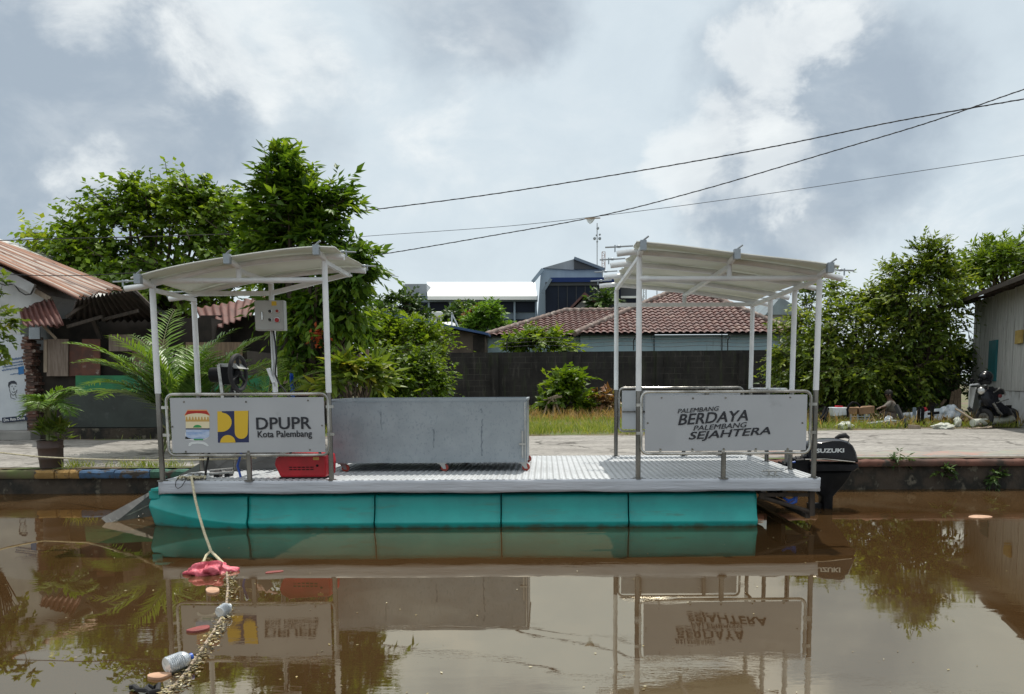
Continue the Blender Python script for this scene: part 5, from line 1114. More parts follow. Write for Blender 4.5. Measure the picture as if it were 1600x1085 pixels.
# control box
c0, c1 = at(401, 517, YB - .09), at(440, 470, YB - .09)
cbx = thing('control_box', 'pale grey control box with push buttons on the shelter post', 'control box', ((c0.x + c1.x) / 2, YB - .06, c0.z))
MB().box((c0.x, YB - .13, c0.z), (c1.x + .035, YB - .035, c1.z)).build('case', 'box_grey', cbx, bevel=.006)
dr_ = MB().box((c0.x + .008, YB - .141, c0.z + .008), (c1.x + .020, YB - .1325, c1.z - .008)).build('door', 'box_grey', cbx, bevel=.003)
def btn(px, py, mt, nm, r_, lb):
    p = at(px, py, YB - .145); MB().lathe((p.x, YB - .141, p.z), (0, -1, 0), [(0, r_ * 1.45), (.006, r_ * 1.45), (.007, r_ * 1.2)], 16).build('bezel', 'steel_rail', dr_); MB().lathe((p.x, YB - .147, p.z), (0, -1, 0), [(0, r_), (.016, r_), (.020, r_ * .7), (.021, 0)], 16).build(nm, mt, dr_, label=lb)
btn(422, 487, 'rubber', 'push_button', .016, 'dark push button'); btn(433.5, 486.5, 'caster_red', 'push_button', .016, 'dark red push button'); btn(422, 500, 'rubber', 'push_button', .016, 'black push button'); btn(433, 500.5, 'red_plastic', 'stop_button', .024, 'large red stop button')
hp_ = at(409.5, 494, YB - .145); MB().box((hp_.x - .009, YB - .152, hp_.z - .045), (hp_.x + .009, YB - .1415, hp_.z + .045)).build('latch', 'steel_rail', dr_, bevel=.003)
sp_ = at(428, 475, YB - .145); MB().prism([(sp_.x - .028, YB - .1415, sp_.z - .02), (sp_.x + .028, YB - .1415, sp_.z - .02), (sp_.x + .028, YB - .1415, sp_.z + .028), (sp_.x - .028, YB - .1415, sp_.z + .028)], (0, -.001, 0)).build('warning_sticker', 'logo_yellow', dr_, 0)
MB().tube([at(x, y, YB - .05) for x, y in ((427, 516), (430, 535), (432, 560), (430, 585), (436, 600), (446, 612), (452, 622))], .010, 6).build('cable', 'wire_black', cbx)
MB().tube([at(x, y, YB - .05) for x, y in ((424, 516), (425, 540), (428, 570), (425, 590), (430, 604))], .008, 6).build('cable', 'box_grey', cbx)
MB().bar(at(419, 576, YB - .04), at(428, 598, YB - .04), .05, .03).build('cable_bracket', 'white_paint', cbx, 0)
# outboard motor
mot = thing('outboard_motor', 'black outboard motor with white lettering clamped to boat stern', 'outboard motor', (3.2, 9.2, 0))
YM = 9.2; mw = .19
def cut(pts, y0, hw, name, mt, par, bev=.03, taper=1.0):
    P = [at(x, y, YM) for x, y in pts]; n = len(P); cx_ = sum(p.x for p in P) / n; cz_ = sum(p.z for p in P) / n; mb = MB(); secs = [(-1, .82), (-.8, .95), (-.4, 1), (.4, 1), (.8, .95), (1, .82)]; vs = []
    for s_, k in secs: vs += [(cx_ + (p.x - cx_) * k, YM + s_ * hw, cz_ + (p.z - cz_) * k) for p in P]
    mb.add(vs, [(j * n + i, j * n + (i + 1) % n, (j + 1) * n + (i + 1) % n, (j + 1) * n + i) for j in range(len(secs) - 1) for i in range(n)] + [tuple(range(n))[::-1], tuple(5 * n + i for i in range(n))]); return mb.build(name, mt, par, 50)
cw = cut([(1256, 716), (1254, 700), (1258, 692), (1272, 688), (1290, 685), (1306, 685), (1318, 688), (1326, 695), (1331, 705), (1335, 720), (1334, 722)], YM, mw, 'cowling', 'motor_black', mot)
cut([(1257, 722), (1334, 723), (1336, 729), (1330, 734), (1262, 735), (1256, 730)], YM, mw + .004, 'lower_cowl', 'matt_black', mot)
MB().tube([at(x, y, YM - mw - .008) for x, y in ((1258, 718), (1290, 717.5), (1336, 722))], .006, 6).build('trim_line', 'steel_rail', cw)
hd = MB(); hd.tube([at(x, y, YM) for x, y in ((1305, 685), (1312, 682), (1320, 680.5), (1327, 684))], [.015, .030, .034, .012], 10); hd.tube([at(x, y, YM - .14) for x, y in ((1320, 684), (1327, 686), (1325, 692), (1318, 699), (1308, 703))], .006, 6); hd.build('handle', 'rubber', cw)
sl3 = MB(); sl3.tube([at(x, y, YM - mw * .93) for x, y in ((1290, 699), (1302, 695), (1313, 692))], [.002, .008, .002], 6); sl3.build('highlight_crease', 'motor_black', cw)
ml = MB(); P0 = at(1275, 708.0, YM - mw - .004); P1 = at(1319, 707.0, YM - mw - .004); lettering(ml, 'SUZUKI', P0, (1, 0, .01), (0, 0, 1), P1.x - P0.x, .050, .04); lm_ = ml.build('lettering', 'logo_white', cw, 0)
cut([(1266, 733), (1330, 733), (1326, 742), (1316, 756), (1305, 768), (1298, 776), (1297, 812), (1282, 812), (1281, 776), (1272, 768), (1266, 750)], YM, .085, 'midsection', 'matt_black', mot)
lw_ = MB(); lw_.box((3.17, YM - .05, -.35), (3.36, YM + .05, .06)); lw_.lathe((3.10, YM, -.32), (1, 0, 0), [(0, .02), (.08, .055), (.3, .055), (.36, .03)], 12); lw_.box((3.10, YM - .11, -.12), (3.46, YM + .11, -.105)); lw_.build('gear_leg', 'matt_black', mot, 0)
MB().box((2.88, YM - .13, .30), (3.08, YM + .13, .56)).tube([(3.0, YM - .08, .48), (2.84, YM - .08, .48)], .014, 8).tube([(3.0, YM + .08, .48), (2.84, YM + .08, .48)], .014, 8).build('clamp_bracket', 'matt_black', mot, 0)
cut([(1238, 716), (1262, 714), (1262, 740), (1244, 738), (1236, 728)], YM, .12, 'front_cover', 'matt_black', mot)
MB().tube([at(x, y, YM - .05) for x, y in ((1252, 726), (1244, 722), (1236, 725), (1226, 727), (1216, 722))], .011, 8).build('fuel_hose', 'matt_black', mot)
MB().tube([at(x, y, YM - .07) for x, y in ((1247, 724), (1243, 713), (1251, 713), (1252, 722))], .007, 6).build('throttle_cable', 'wire_black', mot)
MB().tube([at(1249, 722, YM - .1), at(1244, 723.5, YM - .1)], .018, 8).build('hose_coupling', 'red_plastic', mot); MB().tube([at(1243, 722, YM - .1), at(1233, 724, YM - .1)], .012, 8).build('hose_coupling', 'blue_plastic', mot)
bl = thing('blue_strap', 'blue plastic strap caught on the stern bracket above the water', 'strap', at(1240, 785, 8.1)); MB().tube([at(x, y, 8.1) for x, y in ((1224, 778), (1232, 783), (1240, 780), (1245, 771), (1243, 784), (1235, 788), (1226, 786), (1238, 790))], [.01, .02, .014, .018, .02, .014, .016, .008], 6).build('strap', 'blue_plastic', bl)
# hoses, rope and fittings at the bow end of the deck
def thingtube(name, label, cat, pts, r_, mt, part, n=8): t_ = thing(name, label, cat, pts[0]); MB().tube(pts, r_, n).build(part, mt, t_); return t_
thingtube('blue_hose', 'short blue hose standing on deck beside the sign stanchion', 'hose', [at(x, y, 8.15) for x, y in ((376, 746), (374, 738), (371, 728), (374, 718), (377, 708))], .013, 'blue_plastic', 'hose')
thingtube('black_hose', 'black hose rising from deck behind the grey sign plate', 'hose', [at(x, y, 8.25) for x, y in ((321, 743), (322, 732), (325, 718), (327, 704))], .013, 'rubber', 'hose')
pf = thing('pipe_fitting', 'steel pipe union with two black rubber couplings on deck', 'pipe', at(345, 742, 8.3)); mb = MB()
for y_ in (740, 735): mb.tube([at(328, y_ + 1, 8.3 if y_ > 737 else 8.5), at(365, y_ - 2, 8.3 if y_ > 737 else 8.5)], .017, 10)
mb.build('pipe', 'steel_rail', pf)
for x_ in (337, 354): a = at(x_ - 4, 740, 8.3); b = at(x_ + 4, 740, 8.3); MB().tube([a + Vector((0, .06, -.02)), b + Vector((0, .06, -.02))], .055, 12).build('coupling', 'rubber', pf)
rl = thing('rope_coil', 'untidy coil of cream rope and black cord on the bow deck corner', 'rope', (at(290, 745, 8.05).x, 8.1, DZ)); mb = MB(); rr = random.Random(8)
mb.tube([(at(278 + 42 * i / 50, 745, 8.08).x + rr.uniform(-.02, .02), 8.08 + .07 * math.sin(i * 1.1) + rr.uniform(-.01, .01), DZ + .022 + .014 * math.sin(i * .7) ** 2) for i in range(50)], .010, 6); mb.build('coil', 'rope_cream', rl)
mb = MB(); mb.tube([at(x, y, 7.93) for x, y in ((280, 745), (275, 752), (274, 760), (278, 764), (284, 760), (289, 752), (291, 746))], .004, 5); mb.tube([(at(290 + 34 * i / 20, 745, 8.0).x, 8.02 + .05 * math.sin(i * .9), DZ + .018) for i in range(20)], .006, 5); mb.build('cord', 'wire_black', rl)
# towing line from deck to the floating boom
ln = [at(299, 745, 7.99), at(300, 751, 7.93), at(305, 780, 7.70), at(312, 808, 7.45), at(320, 835, 7.15), at(330, 862, 6.75), at(342, 874, 6.45), gd(352, 884, .02)]
tl_ = thing('tow_rope', 'cream rope hanging from the deck edge to the floating pink bag', 'rope', ln[0]); MB().tube(ln, .0125, 8).build('rope', 'rope_cream', tl_); MB().tube([at(330, 861, 6.75), at(322, 868, 6.6), at(317, 880, 6.5), gd(315, 897, .0)], .011, 6).build('loose_end', 'rope_cream', tl_)
bmp = [gd(x, y, .012) for x, y in ((354, 893), (356, 915), (354, 940), (347, 962), (334, 985), (318, 1008), (303, 1030), (290, 1050), (272, 1070), (250, 1085), (220, 1100))]
bm_ = thing('floating_boom', 'debris strewn rope boom floating from pink bag towards the camera', 'boom rope', bmp[0]); MB().tube([p - Vector((0, 0, .008)) for p in bmp], .009, 6).build('boom_rope', 'wood_pale', bm_)
rng2 = np.random.default_rng(77); P = []; 
for a, b in zip(bmp, bmp[1:]):
    for _ in range(105): t_ = rng2.random(); q = a.lerp(b, t_); P.append((q.x + rng2.normal() * .025 + .02, q.y + rng2.normal() * .05, .006 + .012 * rng2.random()))
n_ = len(P); D = rng2.normal(size=(n_, 3)); D[:, 2] *= .15; N = np.zeros((n_, 3)); N[:, 2] = 1
stuff(leaf_obj('leaf_litter', 'litter_mix', P, D, N, rng2.uniform(.006, .034, n_), .55, rng2.random(n_) ** 1.6, None, .02, .05), 'scraps of leaf and straw caught along the floating boom', 'litter')
mb = MB(); net = []
for a, b in zip(bmp[5:9], bmp[6:10]):
    net += [a, b]
P = []
for _ in range(150): q = gd(rng2.uniform(0, 1600), rng2.uniform(785, 1085), .004); P.append(tuple(q))
n_ = len(P); D = rng2.normal(size=(n_, 3)); D[:, 2] = 0; N = np.zeros((n_, 3)); N[:, 2] = 1
stuff(leaf_obj('floating_specks', 'litter_mix', P, D, N, rng2.uniform(.006, .026, n_), .5, rng2.uniform(.3, 1, n_), None, .0, .0), 'small pale leaves and specks floating on brown water', 'litter')
# floating rubbish
def lumpy(name, label, cat, px, py, lx, ly, lz, mt, seed, rot=0.0, part=None, rough_=.18, dip=.35):
    c = gd(px, py, 0); r = np.random.default_rng(seed); mb = MB(); ph = r.uniform(0, 6, 6); nu, nv = 60, 26
    vs = []
    for i in range(nv + 1):
        for j in range(nu):
            th_, p_ = math.pi * i / nv, 2 * math.pi * j / nu; k = 1 + rough_ * (math.sin(9 * p_ + ph[3] + 4 * th_) * .22 + math.sin(14 * p_ - 7 * th_ + ph[4]) * .14 + math.sin(3 * p_ + ph[0] + 2 * th_) * .5 + math.sin(5 * p_ + ph[1] - 3 * th_) * .35 + math.sin(2 * p_ + 4 * th_ + ph[2]) * .4)
            x, y, z = lx * k * math.sin(th_) * math.cos(p_), ly * k * math.sin(th_) * math.sin(p_), lz * k * math.cos(th_)
            vs.append((c.x + x * math.cos(rot) - y * math.sin(rot), c.y + x * math.sin(rot) + y * math.cos(rot), z + lz * (1 - 2 * dip)))
    mb.add(vs, [(i * nu + j, i * nu + (j + 1) % nu, (i + 1) * nu + (j + 1) % nu, (i + 1) * nu + j) for i in range(nv) for j in range(nu)])
    return tag(mb.build(name, mt, None, 60), label, cat)
lumpy('plastic_bag', 'crumpled pink plastic bag floating at the rope end', 'plastic bag', 327, 896, .155, .085, .06, 'pink_plastic', 1, .3, rough_=.42)
def slabf(name, label, cat, poly, mt, h=.02, z=-.006):
    P = [gd(x, y, 0) for x, y in poly]; r_ = random.Random(int(poly[0][0])); cc_ = sum(P, Vector()) / len(P); P = [cc_ + (p - cc_) * r_.uniform(.62, 1.02) for p in P]
    for _ in range(2): P = [q for a, b in zip(P, P[1:] + P[:1]) for q in (a.lerp(b, .25 + r_.uniform(-.06, .06)), a.lerp(b, .75 + r_.uniform(-.06, .06)))]
    return tag(MB().prism([Vector((p.x, p.y, z)) for p in P], (0, 0, h)).build(name, mt, None, 0, bevel=.004), label, cat)
slabf('foam_sole', 'peach coloured foam piece floating just below the pink bag', 'foam scrap', [(317, 923), (326, 919), (340, 919), (347, 921), (345, 927), (334, 930), (322, 930)], 'foam_peach')
slabf('foam_sole', 'dark red foam sandal sole floating between the two bottles', 'sandal sole', [(288, 988), (300, 983), (318, 979), (330, 979), (331, 984), (318, 988), (300, 991)], 'foam_red')
slabf('foam_sole', 'long peach foam slab floating below the larger bottle', 'foam scrap', [(221, 1058), (236, 1053), (262, 1052), (272, 1054), (266, 1060), (250, 1064), (228, 1064)], 'foam_peach')
0 and slabf('white_tray', 'white foam tray edge floating beside the black straps', 'foam tray', [(229, 1066), (262, 1063), (264, 1070), (240, 1075), (230, 1072)], 'foam_white')
slabf('wood_chip', 'thin orange red strip floating below the sign reflection', 'wood strip', [(411, 894), (445, 891), (447, 893), (430, 896), (413, 897)], 'foam_red', .012)
slabf('floating_board', 'pale flat scrap floating beyond the boat stern near quay', 'board scrap', [(1502, 808), (1520, 805), (1548, 806), (1560, 809), (1540, 811), (1515, 811)], 'foam_peach', .015)
def bottle(label, a, b, r_, crush=0):
    a, b = Vector(a), Vector(b); ax = b - a; L_ = ax.length; t_ = thing('plastic_bottle', label, 'bottle', a, 'clear bottles floating along the boom'); prof = [(0, .25), (.02, .9), (.08, 1)]
    for i in range(7): prof += [(.12 + i * .07, .90), (.155 + i * .07, 1.0)]
    prof += [(.68, .96), (.80, .7), (.88, .36)]
    MB().lathe(a, ax, [(x * L_, y * r_) for x, y in prof] + [(.9 * L_, r_ * .34)], 20).build('bottle', 'clear_plastic', t_)
    MB().lathe(a + ax * .9, ax, [(0, r_ * .40), (.09 * L_, r_ * .40), (.10 * L_, 0)], 12).build('cap', 'blue_plastic' if crush else 'logo_white', t_)
p = gd(341, 962, .02); bottle('small clear bottle floating on end to the water beside the boom', p + Vector((0, .02, .01)), p + Vector((.03, .12, .03)), .040)
p = gd(262, 1043, .03); bottle('larger crushed clear bottle floating above the peach foam slab', p + Vector((.0, -.02, .015)), p + Vector((.085, .10, .025)), .046, 1)
thingtube('black_strap', 'tangled black rubber straps floating at the lower boom end', 'strap', [gd(x, y, .018) for x, y in ((202, 1074), (210, 1073), (216, 1078), (226, 1079), (232, 1072), (240, 1076), (248, 1070), (246, 1080), (236, 1082), (228, 1076))], .013, 'rubber', 'strap')
# mooring line along the kerb
ml_ = [at(x, y, Y) for x, y, Y in ((-40, 704, 10.0), (0, 707.5, 10.2), (60, 714, 10.3), (130, 717.5, 10.1), (200, 719, 9.5), (250, 719.5, 8.9), (300, 719, 8.4), (400, 716, 8.2))]
thingtube('mooring_rope', 'thin pale mooring rope stretched along the kerb past the pot', 'rope', ml_, .011, 'rope_cream', 'rope', 6)

# ================================================================== OVERHEAD WIRES
def wire(label, pts, r_, twist=False):
    n = 40; P = []; A_ = [at(*p) for p in pts]
    for k in range(len(A_) - 1):
        p0, p1, p2, p3 = A_[max(k - 1, 0)], A_[k], A_[k + 1], A_[min(k + 2, len(A_) - 1)]
        for i in range(12):
            t_ = i / 12; P.append(.5 * ((2 * p1) + (p2 - p0) * t_ + (2 * p0 - 5 * p1 + 4 * p2 - p3) * t_ * t_ + (3 * p1 - p0 - 3 * p2 + p3) * t_ ** 3))
    P.append(A_[-1]); t_ = thing('overhead_wire', label, 'cable', P[0], 'overhead wires strung across the sky'); mb = MB(); mb.tube(P, r_, 6)
    if twist:
        Q = []
        for i, p in enumerate(P):
            for j in range(4):
                q = p.lerp(P[min(i + 1, len(P) - 1)], j / 4); a_ = (i * 4 + j) * 1.05; Q.append(q + Vector((0, math.cos(a_), math.sin(a_))) * r_ * .9)
        mb.tube(Q, r_ * .6, 5)
    mb.build('wire', 'wire_black', t_)
wire('thick twisted black cable, uppermost where it leaves the tall tree', [(470, 340, 25), (540, 333, 25), (760, 305, 24), (1000, 267, 23), (1200, 231, 22), (1400, 190, 21), (1600, 155, 20), (1800, 120, 19)], .015, True)
wire('twisted black cable that crosses over the other two going up steeply', [(500, 410, 24), (600, 397, 24), (760, 370, 23), (935, 338, 22), (1100, 296, 21), (1300, 237, 20), (1450, 192, 19), (1600, 140, 18), (1800, 75, 17)], .013, True)
wire('thin single black wire passing lowest across the eastern sky', [(470, 381, 26), (565, 370, 26), (800, 353, 25), (1000, 330, 24), (1200, 303, 23), (1400, 273, 22), (1600, 243, 21), (1800, 212, 20)], .008)
wire('thin dark wire running level in front of the round leaved tree', [(-80, 376, 17), (0, 376, 17), (100, 373, 17), (230, 370, 17.5), (360, 366, 18)], .010)
wire('slack thin wire crossing low over the rusty corrugated roof', [(-80, 424, 14.5), (0, 428, 14.5), (70, 431, 14.6), (150, 430, 14.8), (240, 424, 15)], .008)
kt = thing('snagged_scrap', 'pale triangular scrap of cloth snagged on the overhead wires', 'scrap', at(923, 344, 22.0)); mb = MB(); mb.prism([at(916, 341.5, 22.05), at(930, 341.5, 22.05), at(926, 347, 22.1), at(922, 350, 22.05), at(918, 346, 22.0)], (0, .05, 0)); mb.build('cloth', 'logo_white', kt, 0); MB().tube([at(914, 342, 22), at(938, 341, 22)], .018, 5).build('stick', 'wood_pale', kt)

# ================================================================== YARD BEHIND THE BOAT
cs_ = thing('wooden_stakes', 'rough wooden stakes and rails among the thicket leaves', 'stakes', at(545, 640, 13.6)); mb = MB()
for a, b in (((541, 538), (543, 640)), ((547, 552), (547, 640)), ((574, 546), (574, 640)), ((563, 552), (562, 640))): mb.bar(at(*a, 13.5), at(*b, 13.5), .05)
mb.bar(at(540, 560, 13.46), at(588, 560, 13.46), .03, .04); mb.build('stake', 'wood', cs_, 0)
mat('cloth_white', (.55, .62, .68), (.10, .22, .42), 9, .9, stretch=(1, 1, .35), lo=.50, hi=.56)
cl2 = thing('hung_cloth', 'white and blue patterned cloth hung from a garden stake', 'cloth', at(563, 582, 13.35)); P0 = [at(553, 564, 13.38), at(572, 556, 13.38), at(577, 568, 13.38), at(550, 582, 13.38)]
MB().grid(lambda u, v: quad(P0[0], P0[1], P0[2], P0[3], u, v) + Vector((0, .05 * math.sin(9 * u + 2 * v), .02 * math.sin(14 * u) * v)), 16, 10).build('cloth', 'cloth_white', cl2, 60, solid=.004)
tp = thing('blue_tarp', 'strip of blue tarpaulin hanging at the tall tree trunk', 'tarp', at(456, 600, 13.2)); P1 = [at(452, 640, 13.2), at(460, 640, 13.2), at(459, 585, 13.2), at(454, 583, 13.2)]; MB().grid(lambda u, v: quad(*P1, u, v) + Vector((0, .04 * math.sin(5 * v + 6 * u), 0)), 6, 10).build('tarp', 'blue_plastic', tp, 60, solid=.004)
hf = thing('red_flower_head', 'cluster of red flowers on the tall tree behind the post', 'flowers', at(497, 525, 13.4)); rq = np.random.default_rng(3); c = np.array(at(497, 525, 13.4)); PP_ = c + rq.normal(size=(40, 3)) * np.array([.06, .05, .09]); mat('petal_red', (.40, .05, .02), (.5, .12, .03), 30, .6); leafmat('petal', [(0, (.35, .04, .02)), (1, (.5, .12, .03))], .3); leaf_obj('petals', 'petal', PP_, unit(rq, 40), unit(rq, 40), .09, .6, rq.random(40), hf)

# ================================================================== JUNK ON THE EAST VERGE
ZG = .44
def junk(name, label, cat, poly, Y, dep, mt, part, bev=.01, group=None):
    P = [at(x, y, Y) for x, y in poly]; t_ = thing(name, label, cat, (sum(p.x for p in P) / len(P), Y, ZG), group); MB().prism(P, (0, dep, 0)).build(part, mt, t_, 0, bevel=bev); return t_
mat('bag_white', (.62, .66, .70), (.48, .52, .56), 5, .5, bump=.5, bscale=9); mat('carton', (.30, .18, .10), (.22, .13, .075), 5, .8); mat('tarp_grey', (.42, .48, .54), (.60, .64, .68), 5, .5, bump=.6, bscale=8, lo=.42, hi=.58); mat('stone_white', (.60, .62, .54), (.45, .46, .40), 6, .9, bump=.5)
junk('wooden_crate', 'brown box with a wide lid gap at the verge junk heap', 'box', [(1327, 637), (1340, 637), (1339, 648), (1326, 647)], 19.6, .4, 'carton', 'box'); junk('wooden_crate', 'longer brown box beside the small brown box under trees', 'box', [(1342, 637.5), (1367, 634.5), (1366, 646), (1343, 648.5)], 19.6, .5, 'carton', 'box')
ar = thing('bent_hoop', 'dark bent hoop standing beside the brown boxes', 'hoop', at(1325, 650, 19.4)); MB().tube([at(x, y, 19.4) for x, y in ((1325, 652), (1324, 640), (1327, 633), (1332, 629), (1338, 630), (1344, 636))], .03, 8).build('hoop', 'matt_black', ar)
wb = thing('white_bucket', 'white square bucket with red cloth among the verge junk', 'bucket', at(1312, 650, 19.5)); P = [at(1304, 651, 19.4), at(1324, 649, 19.4), at(1324, 637, 19.4), at(1301, 637, 19.4)]; MB().prism(P, (0, .35, 0)).build('bucket', 'bag_white', wb, 0, bevel=.02); P = [at(1308, 636.5, 19.5), at(1318, 636.5, 19.5), at(1317, 634.5, 19.5), at(1309, 634, 19.5)]; MB().prism(P, (0, .2, 0)).build('cloth', 'red_plastic', wb, 0, bevel=.01)
bs = thing('metal_rack', 'low grey metal rack under the brown boxes', 'rack', at(1345, 660, 19.3)); mb = MB()
for y in (651, 655, 659): mb.bar(at(1328, y, 19.3), at(1358, y, 19.3), .025)
for x in (1329, 1340, 1351, 1358): mb.bar(at(x, 648, 19.3), at(x, 662, 19.3), .03)
mb.build('frame', 'galvanised', bs, 0)
def lump3(name, label, cat, px, py, Y, rx_, rz_, mt, seed, part='bundle', ry_=None):
    c = at(px, py, Y); t_ = thing(name, label, cat, (c.x, Y, ZG)); r = np.random.default_rng(seed); ph = r.uniform(0, 6, 6); k_ = Y / F; rx_, rz_ = rx_ * k_, rz_ * k_; ry_ = ry_ or rx_ * .7; nu, nv = 52, 24; vs = []
    for i in range(nv + 1):
        for j in range(nu):
            th_, p_ = math.pi * i / nv, 2 * math.pi * j / nu; k = 1 + .20 * (math.sin(8 * p_ + ph[3] + 5 * th_) * .35 + math.sin(13 * p_ - 9 * th_ + ph[4]) * .25 + math.sin(3 * p_ + ph[0] + 2 * th_) * .6 + math.sin(5 * p_ + ph[1] - 3 * th_) * .4 + math.sin(2 * p_ + 5 * th_ + ph[2]) * .5)
            vs.append((c.x + rx_ * k * math.sin(th_) * math.cos(p_), Y + ry_ * k * math.sin(th_) * math.sin(p_), max(ZG - .02, c.z + rz_ * k * math.cos(th_))))
    MB().add(vs, [(i * nu + j, i * nu + (j + 1) % nu, (i + 1) * nu + (j + 1) % nu, (i + 1) * nu + j) for i in range(nv) for j in range(nu)]).build(part, mt, t_, 60); return t_
lump3('white_sack', 'round white stone like sack on the grass by the road', 'sack', 1321, 666, 17.9, 12, 6, 'stone_white', 1); lump3('white_bag', 'small white bag leaning before the crouching person', 'bag', 1388, 657, 18.8, 6, 6, 'bag_white', 2)
junk('grey_board', 'flat pale grey board lying along the grass before the person', 'board', [(1358, 667), (1406, 661), (1406, 657), (1380, 659), (1357, 662)], 18.4, .3, 'galvanised', 'board', .004)
bp = thing('black_plank', 'dark plank leaning askew beside the seated person', 'plank', at(1418, 669, 18.2)); MB().bar(at(1400, 634, 18.6), at(1418, 670, 18.2), .06, .10).build('plank', 'wire_black', bp)
for i, (x, y0, y1, lb) in enumerate(((1428, 637, 661, 'blue grey post stub standing first from the leaning plank'), (1435, 637, 658, 'black post stub standing second from the leaning plank'), (1441, 637, 660, 'black post stub standing third from the leaning plank'), (1456, 634, 657, 'black post stub with crossbar beside the grey tarpaulin'))):
    t_ = thing('post_stub', lb, 'post', at(x, y1, 18.9), 'post stubs among the verge junk'); MB().bar(at(x + 1, y0, 18.9), at(x - .5, y1 + 6, 18.9), .06).build('stub', 'matt_black' if i else 'steel_blue', t_, 0)
    if i == 3: MB().bar(at(1450, 647, 18.85), at(1467, 645, 18.85), .06).build('crossbar', 'matt_black', t_, 0)
lump3('tarpaulin_heap', 'crumpled grey white tarpaulin heap behind the black posts', 'tarpaulin', 1440, 655, 20.2, 28, 12, 'tarp_grey', 5, 'tarpaulin'); lump3('tarpaulin_heap', 'peaked pale tarpaulin heap next to the scooter front', 'tarpaulin', 1482, 650, 20.0, 22, 14, 'tarp_grey', 6, 'tarpaulin')
lump3('red_rag', 'small red rag on top of the tarpaulin heap', 'rag', 1445, 640, 19.9, 4, 3, 'red_plastic', 7, 'rag'); lump3('white_wrapper', 'long white wrapper lying at the grass edge by the road', 'wrapper', 1474, 667, 17.8, 15, 5, 'stone_white', 8, 'wrapper', .2); lump3('white_wrapper', 'upright white wrapper end beside the long wrapper', 'wrapper', 1496, 660, 18.0, 5, 7, 'stone_white', 9, 'wrapper', .1)
fr = thing('foam_roll', 'long white foam roll lying in the grass below the scooter', 'foam roll', at(1550, 663, 18.2)); MB().tube([at(1520, 661, 18.0), at(1548, 659, 18.2), at(1582, 656, 18.4)], [.09, .085, .085], 14).build('roll', 'stone_white', fr)
thingtube('long_stick', 'pale long stick slanting down to the foam roll', 'stick', [at(1493, 639, 18.6), at(1511, 650, 18.3), at(1533, 664, 17.9)], .025, 'wood_pale', 'stick'); junk('wood_offcut', 'flat brown wood offcut on the verge edge below foam roll', 'offcut', [(1515, 670), (1545, 668), (1551, 666), (1550, 669), (1518, 672)], 17.6, .2, 'wood_pale', 'offcut', .003)
junk('carton_scrap', 'buff carton scrap standing in dry grass by the road', 'carton', [(1421, 673), (1440, 672), (1438, 665), (1422, 664)], 17.8, .12, 'wood_pale', 'carton'); lump3('earth_clod', 'orange brown clod lying between wrapper and scooter', 'clod', 1508, 657, 18.9, 6, 3, 'brick_red', 12, 'clod')
cf_ = thing('folded_chair', 'black folded frame chair slumped at the grass edge by the stern', 'chair', at(1288, 664, 18.6)); mb = MB()
for a, b in (((1280, 663), (1290, 636)), ((1287, 660), (1294, 638)), ((1284, 650), (1295, 664)), ((1277, 662), (1294, 662))): mb.bar(at(*a, 18.6), at(*b, 18.8), .045)
mb.build('frame', 'matt_black', cf_, 0); MB().prism([at(1285, 652, 18.65), at(1291, 652, 18.65), at(1293, 641, 18.75), at(1289, 640, 18.75)], (0, .03, 0)).build('seat', 'matt_black', cf_, 0)
for i, (x, b_, tp_) in enumerate(((1478, 634, 622), (1489, 632, 612))): pass
pl = thing('stacked_planks', 'dark planks leaning against the shrub beside the plank house', 'planks', at(1490, 640, 21)); mb = MB()
for a, b in (((1484, 640), (1490, 612)), ((1492, 640), (1494, 610)), ((1499, 640), (1499, 608)), ((1468, 636), (1477, 625))): mb.bar(at(*a, 21), at(*b, 21.2), .09, .03)
mb.build('plank', 'wood', pl, 0)

# scooter
mat('tail_red', (.12, .012, .012), rough=.3)
sc_ = thing('motor_scooter', 'dark motor scooter parked with grey front shield by plank house', 'motorbike', gd(1540, 668, ZG)); YS = 18.3
V = lambda x, y, Y=YS: at(x, y, Y)
def wheel(px, py, r_, par, Y=YS, yaw=.35):
    c = V(px, py, Y); c.z = ZG + r_; ax = Vector((math.sin(yaw), math.cos(yaw), 0)); mb = MB(); ring(mb, c, ax, r_ - .05, .05, 26, 8); w_ = mb.build('wheel', 'rubber', par); mb = MB(); mb.lathe(c - ax * .04, ax, [(0, .04), (.01, .13), (.07, .13), (.08, .04)], 16)
    for i in range(5): a_ = 2 * math.pi * i / 5; u2 = ax.cross(Vector((0, 0, 1))); mb.bar(c, c + (u2 * math.cos(a_) + Vector((0, 0, 1)) * math.sin(a_)) * (r_ - .06), .035, .02)
    mb.build('rim', 'steel', w_); return c
wheel(1538, 650, .23, sc_, YS - .1, 1.1); wheel(1578, 646, .23, sc_, YS + .5, 1.0)
bd = MB()
def blobm(mb, pts, hw):
    P = [V(*p) for p in pts]; n = len(P); cx_ = sum((p for p in P), Vector()) / n; vs = []
    for s_, k in ((-1, .7), (-.6, 1), (.6, 1), (1, .7)): vs += [cx_ + (p - cx_) * k + Vector((.25 * s_ * hw, s_ * hw, 0)) for p in P]
    mb.add(vs, [(j * n + i, j * n + (i + 1) % n, (j + 1) * n + (i + 1) % n, (j + 1) * n + i) for j in range(3) for i in range(n)] + [tuple(range(n))[::-1], tuple(3 * n + i for i in range(n))])
blobm(bd, [(1530, 620), (1537, 606), (1549, 604), (1558, 612), (1556, 622), (1566, 632), (1578, 640), (1580, 648), (1566, 652), (1552, 650), (1544, 640), (1533, 634)], .20); bd.build('body', 'motor_black', sc_, 50)
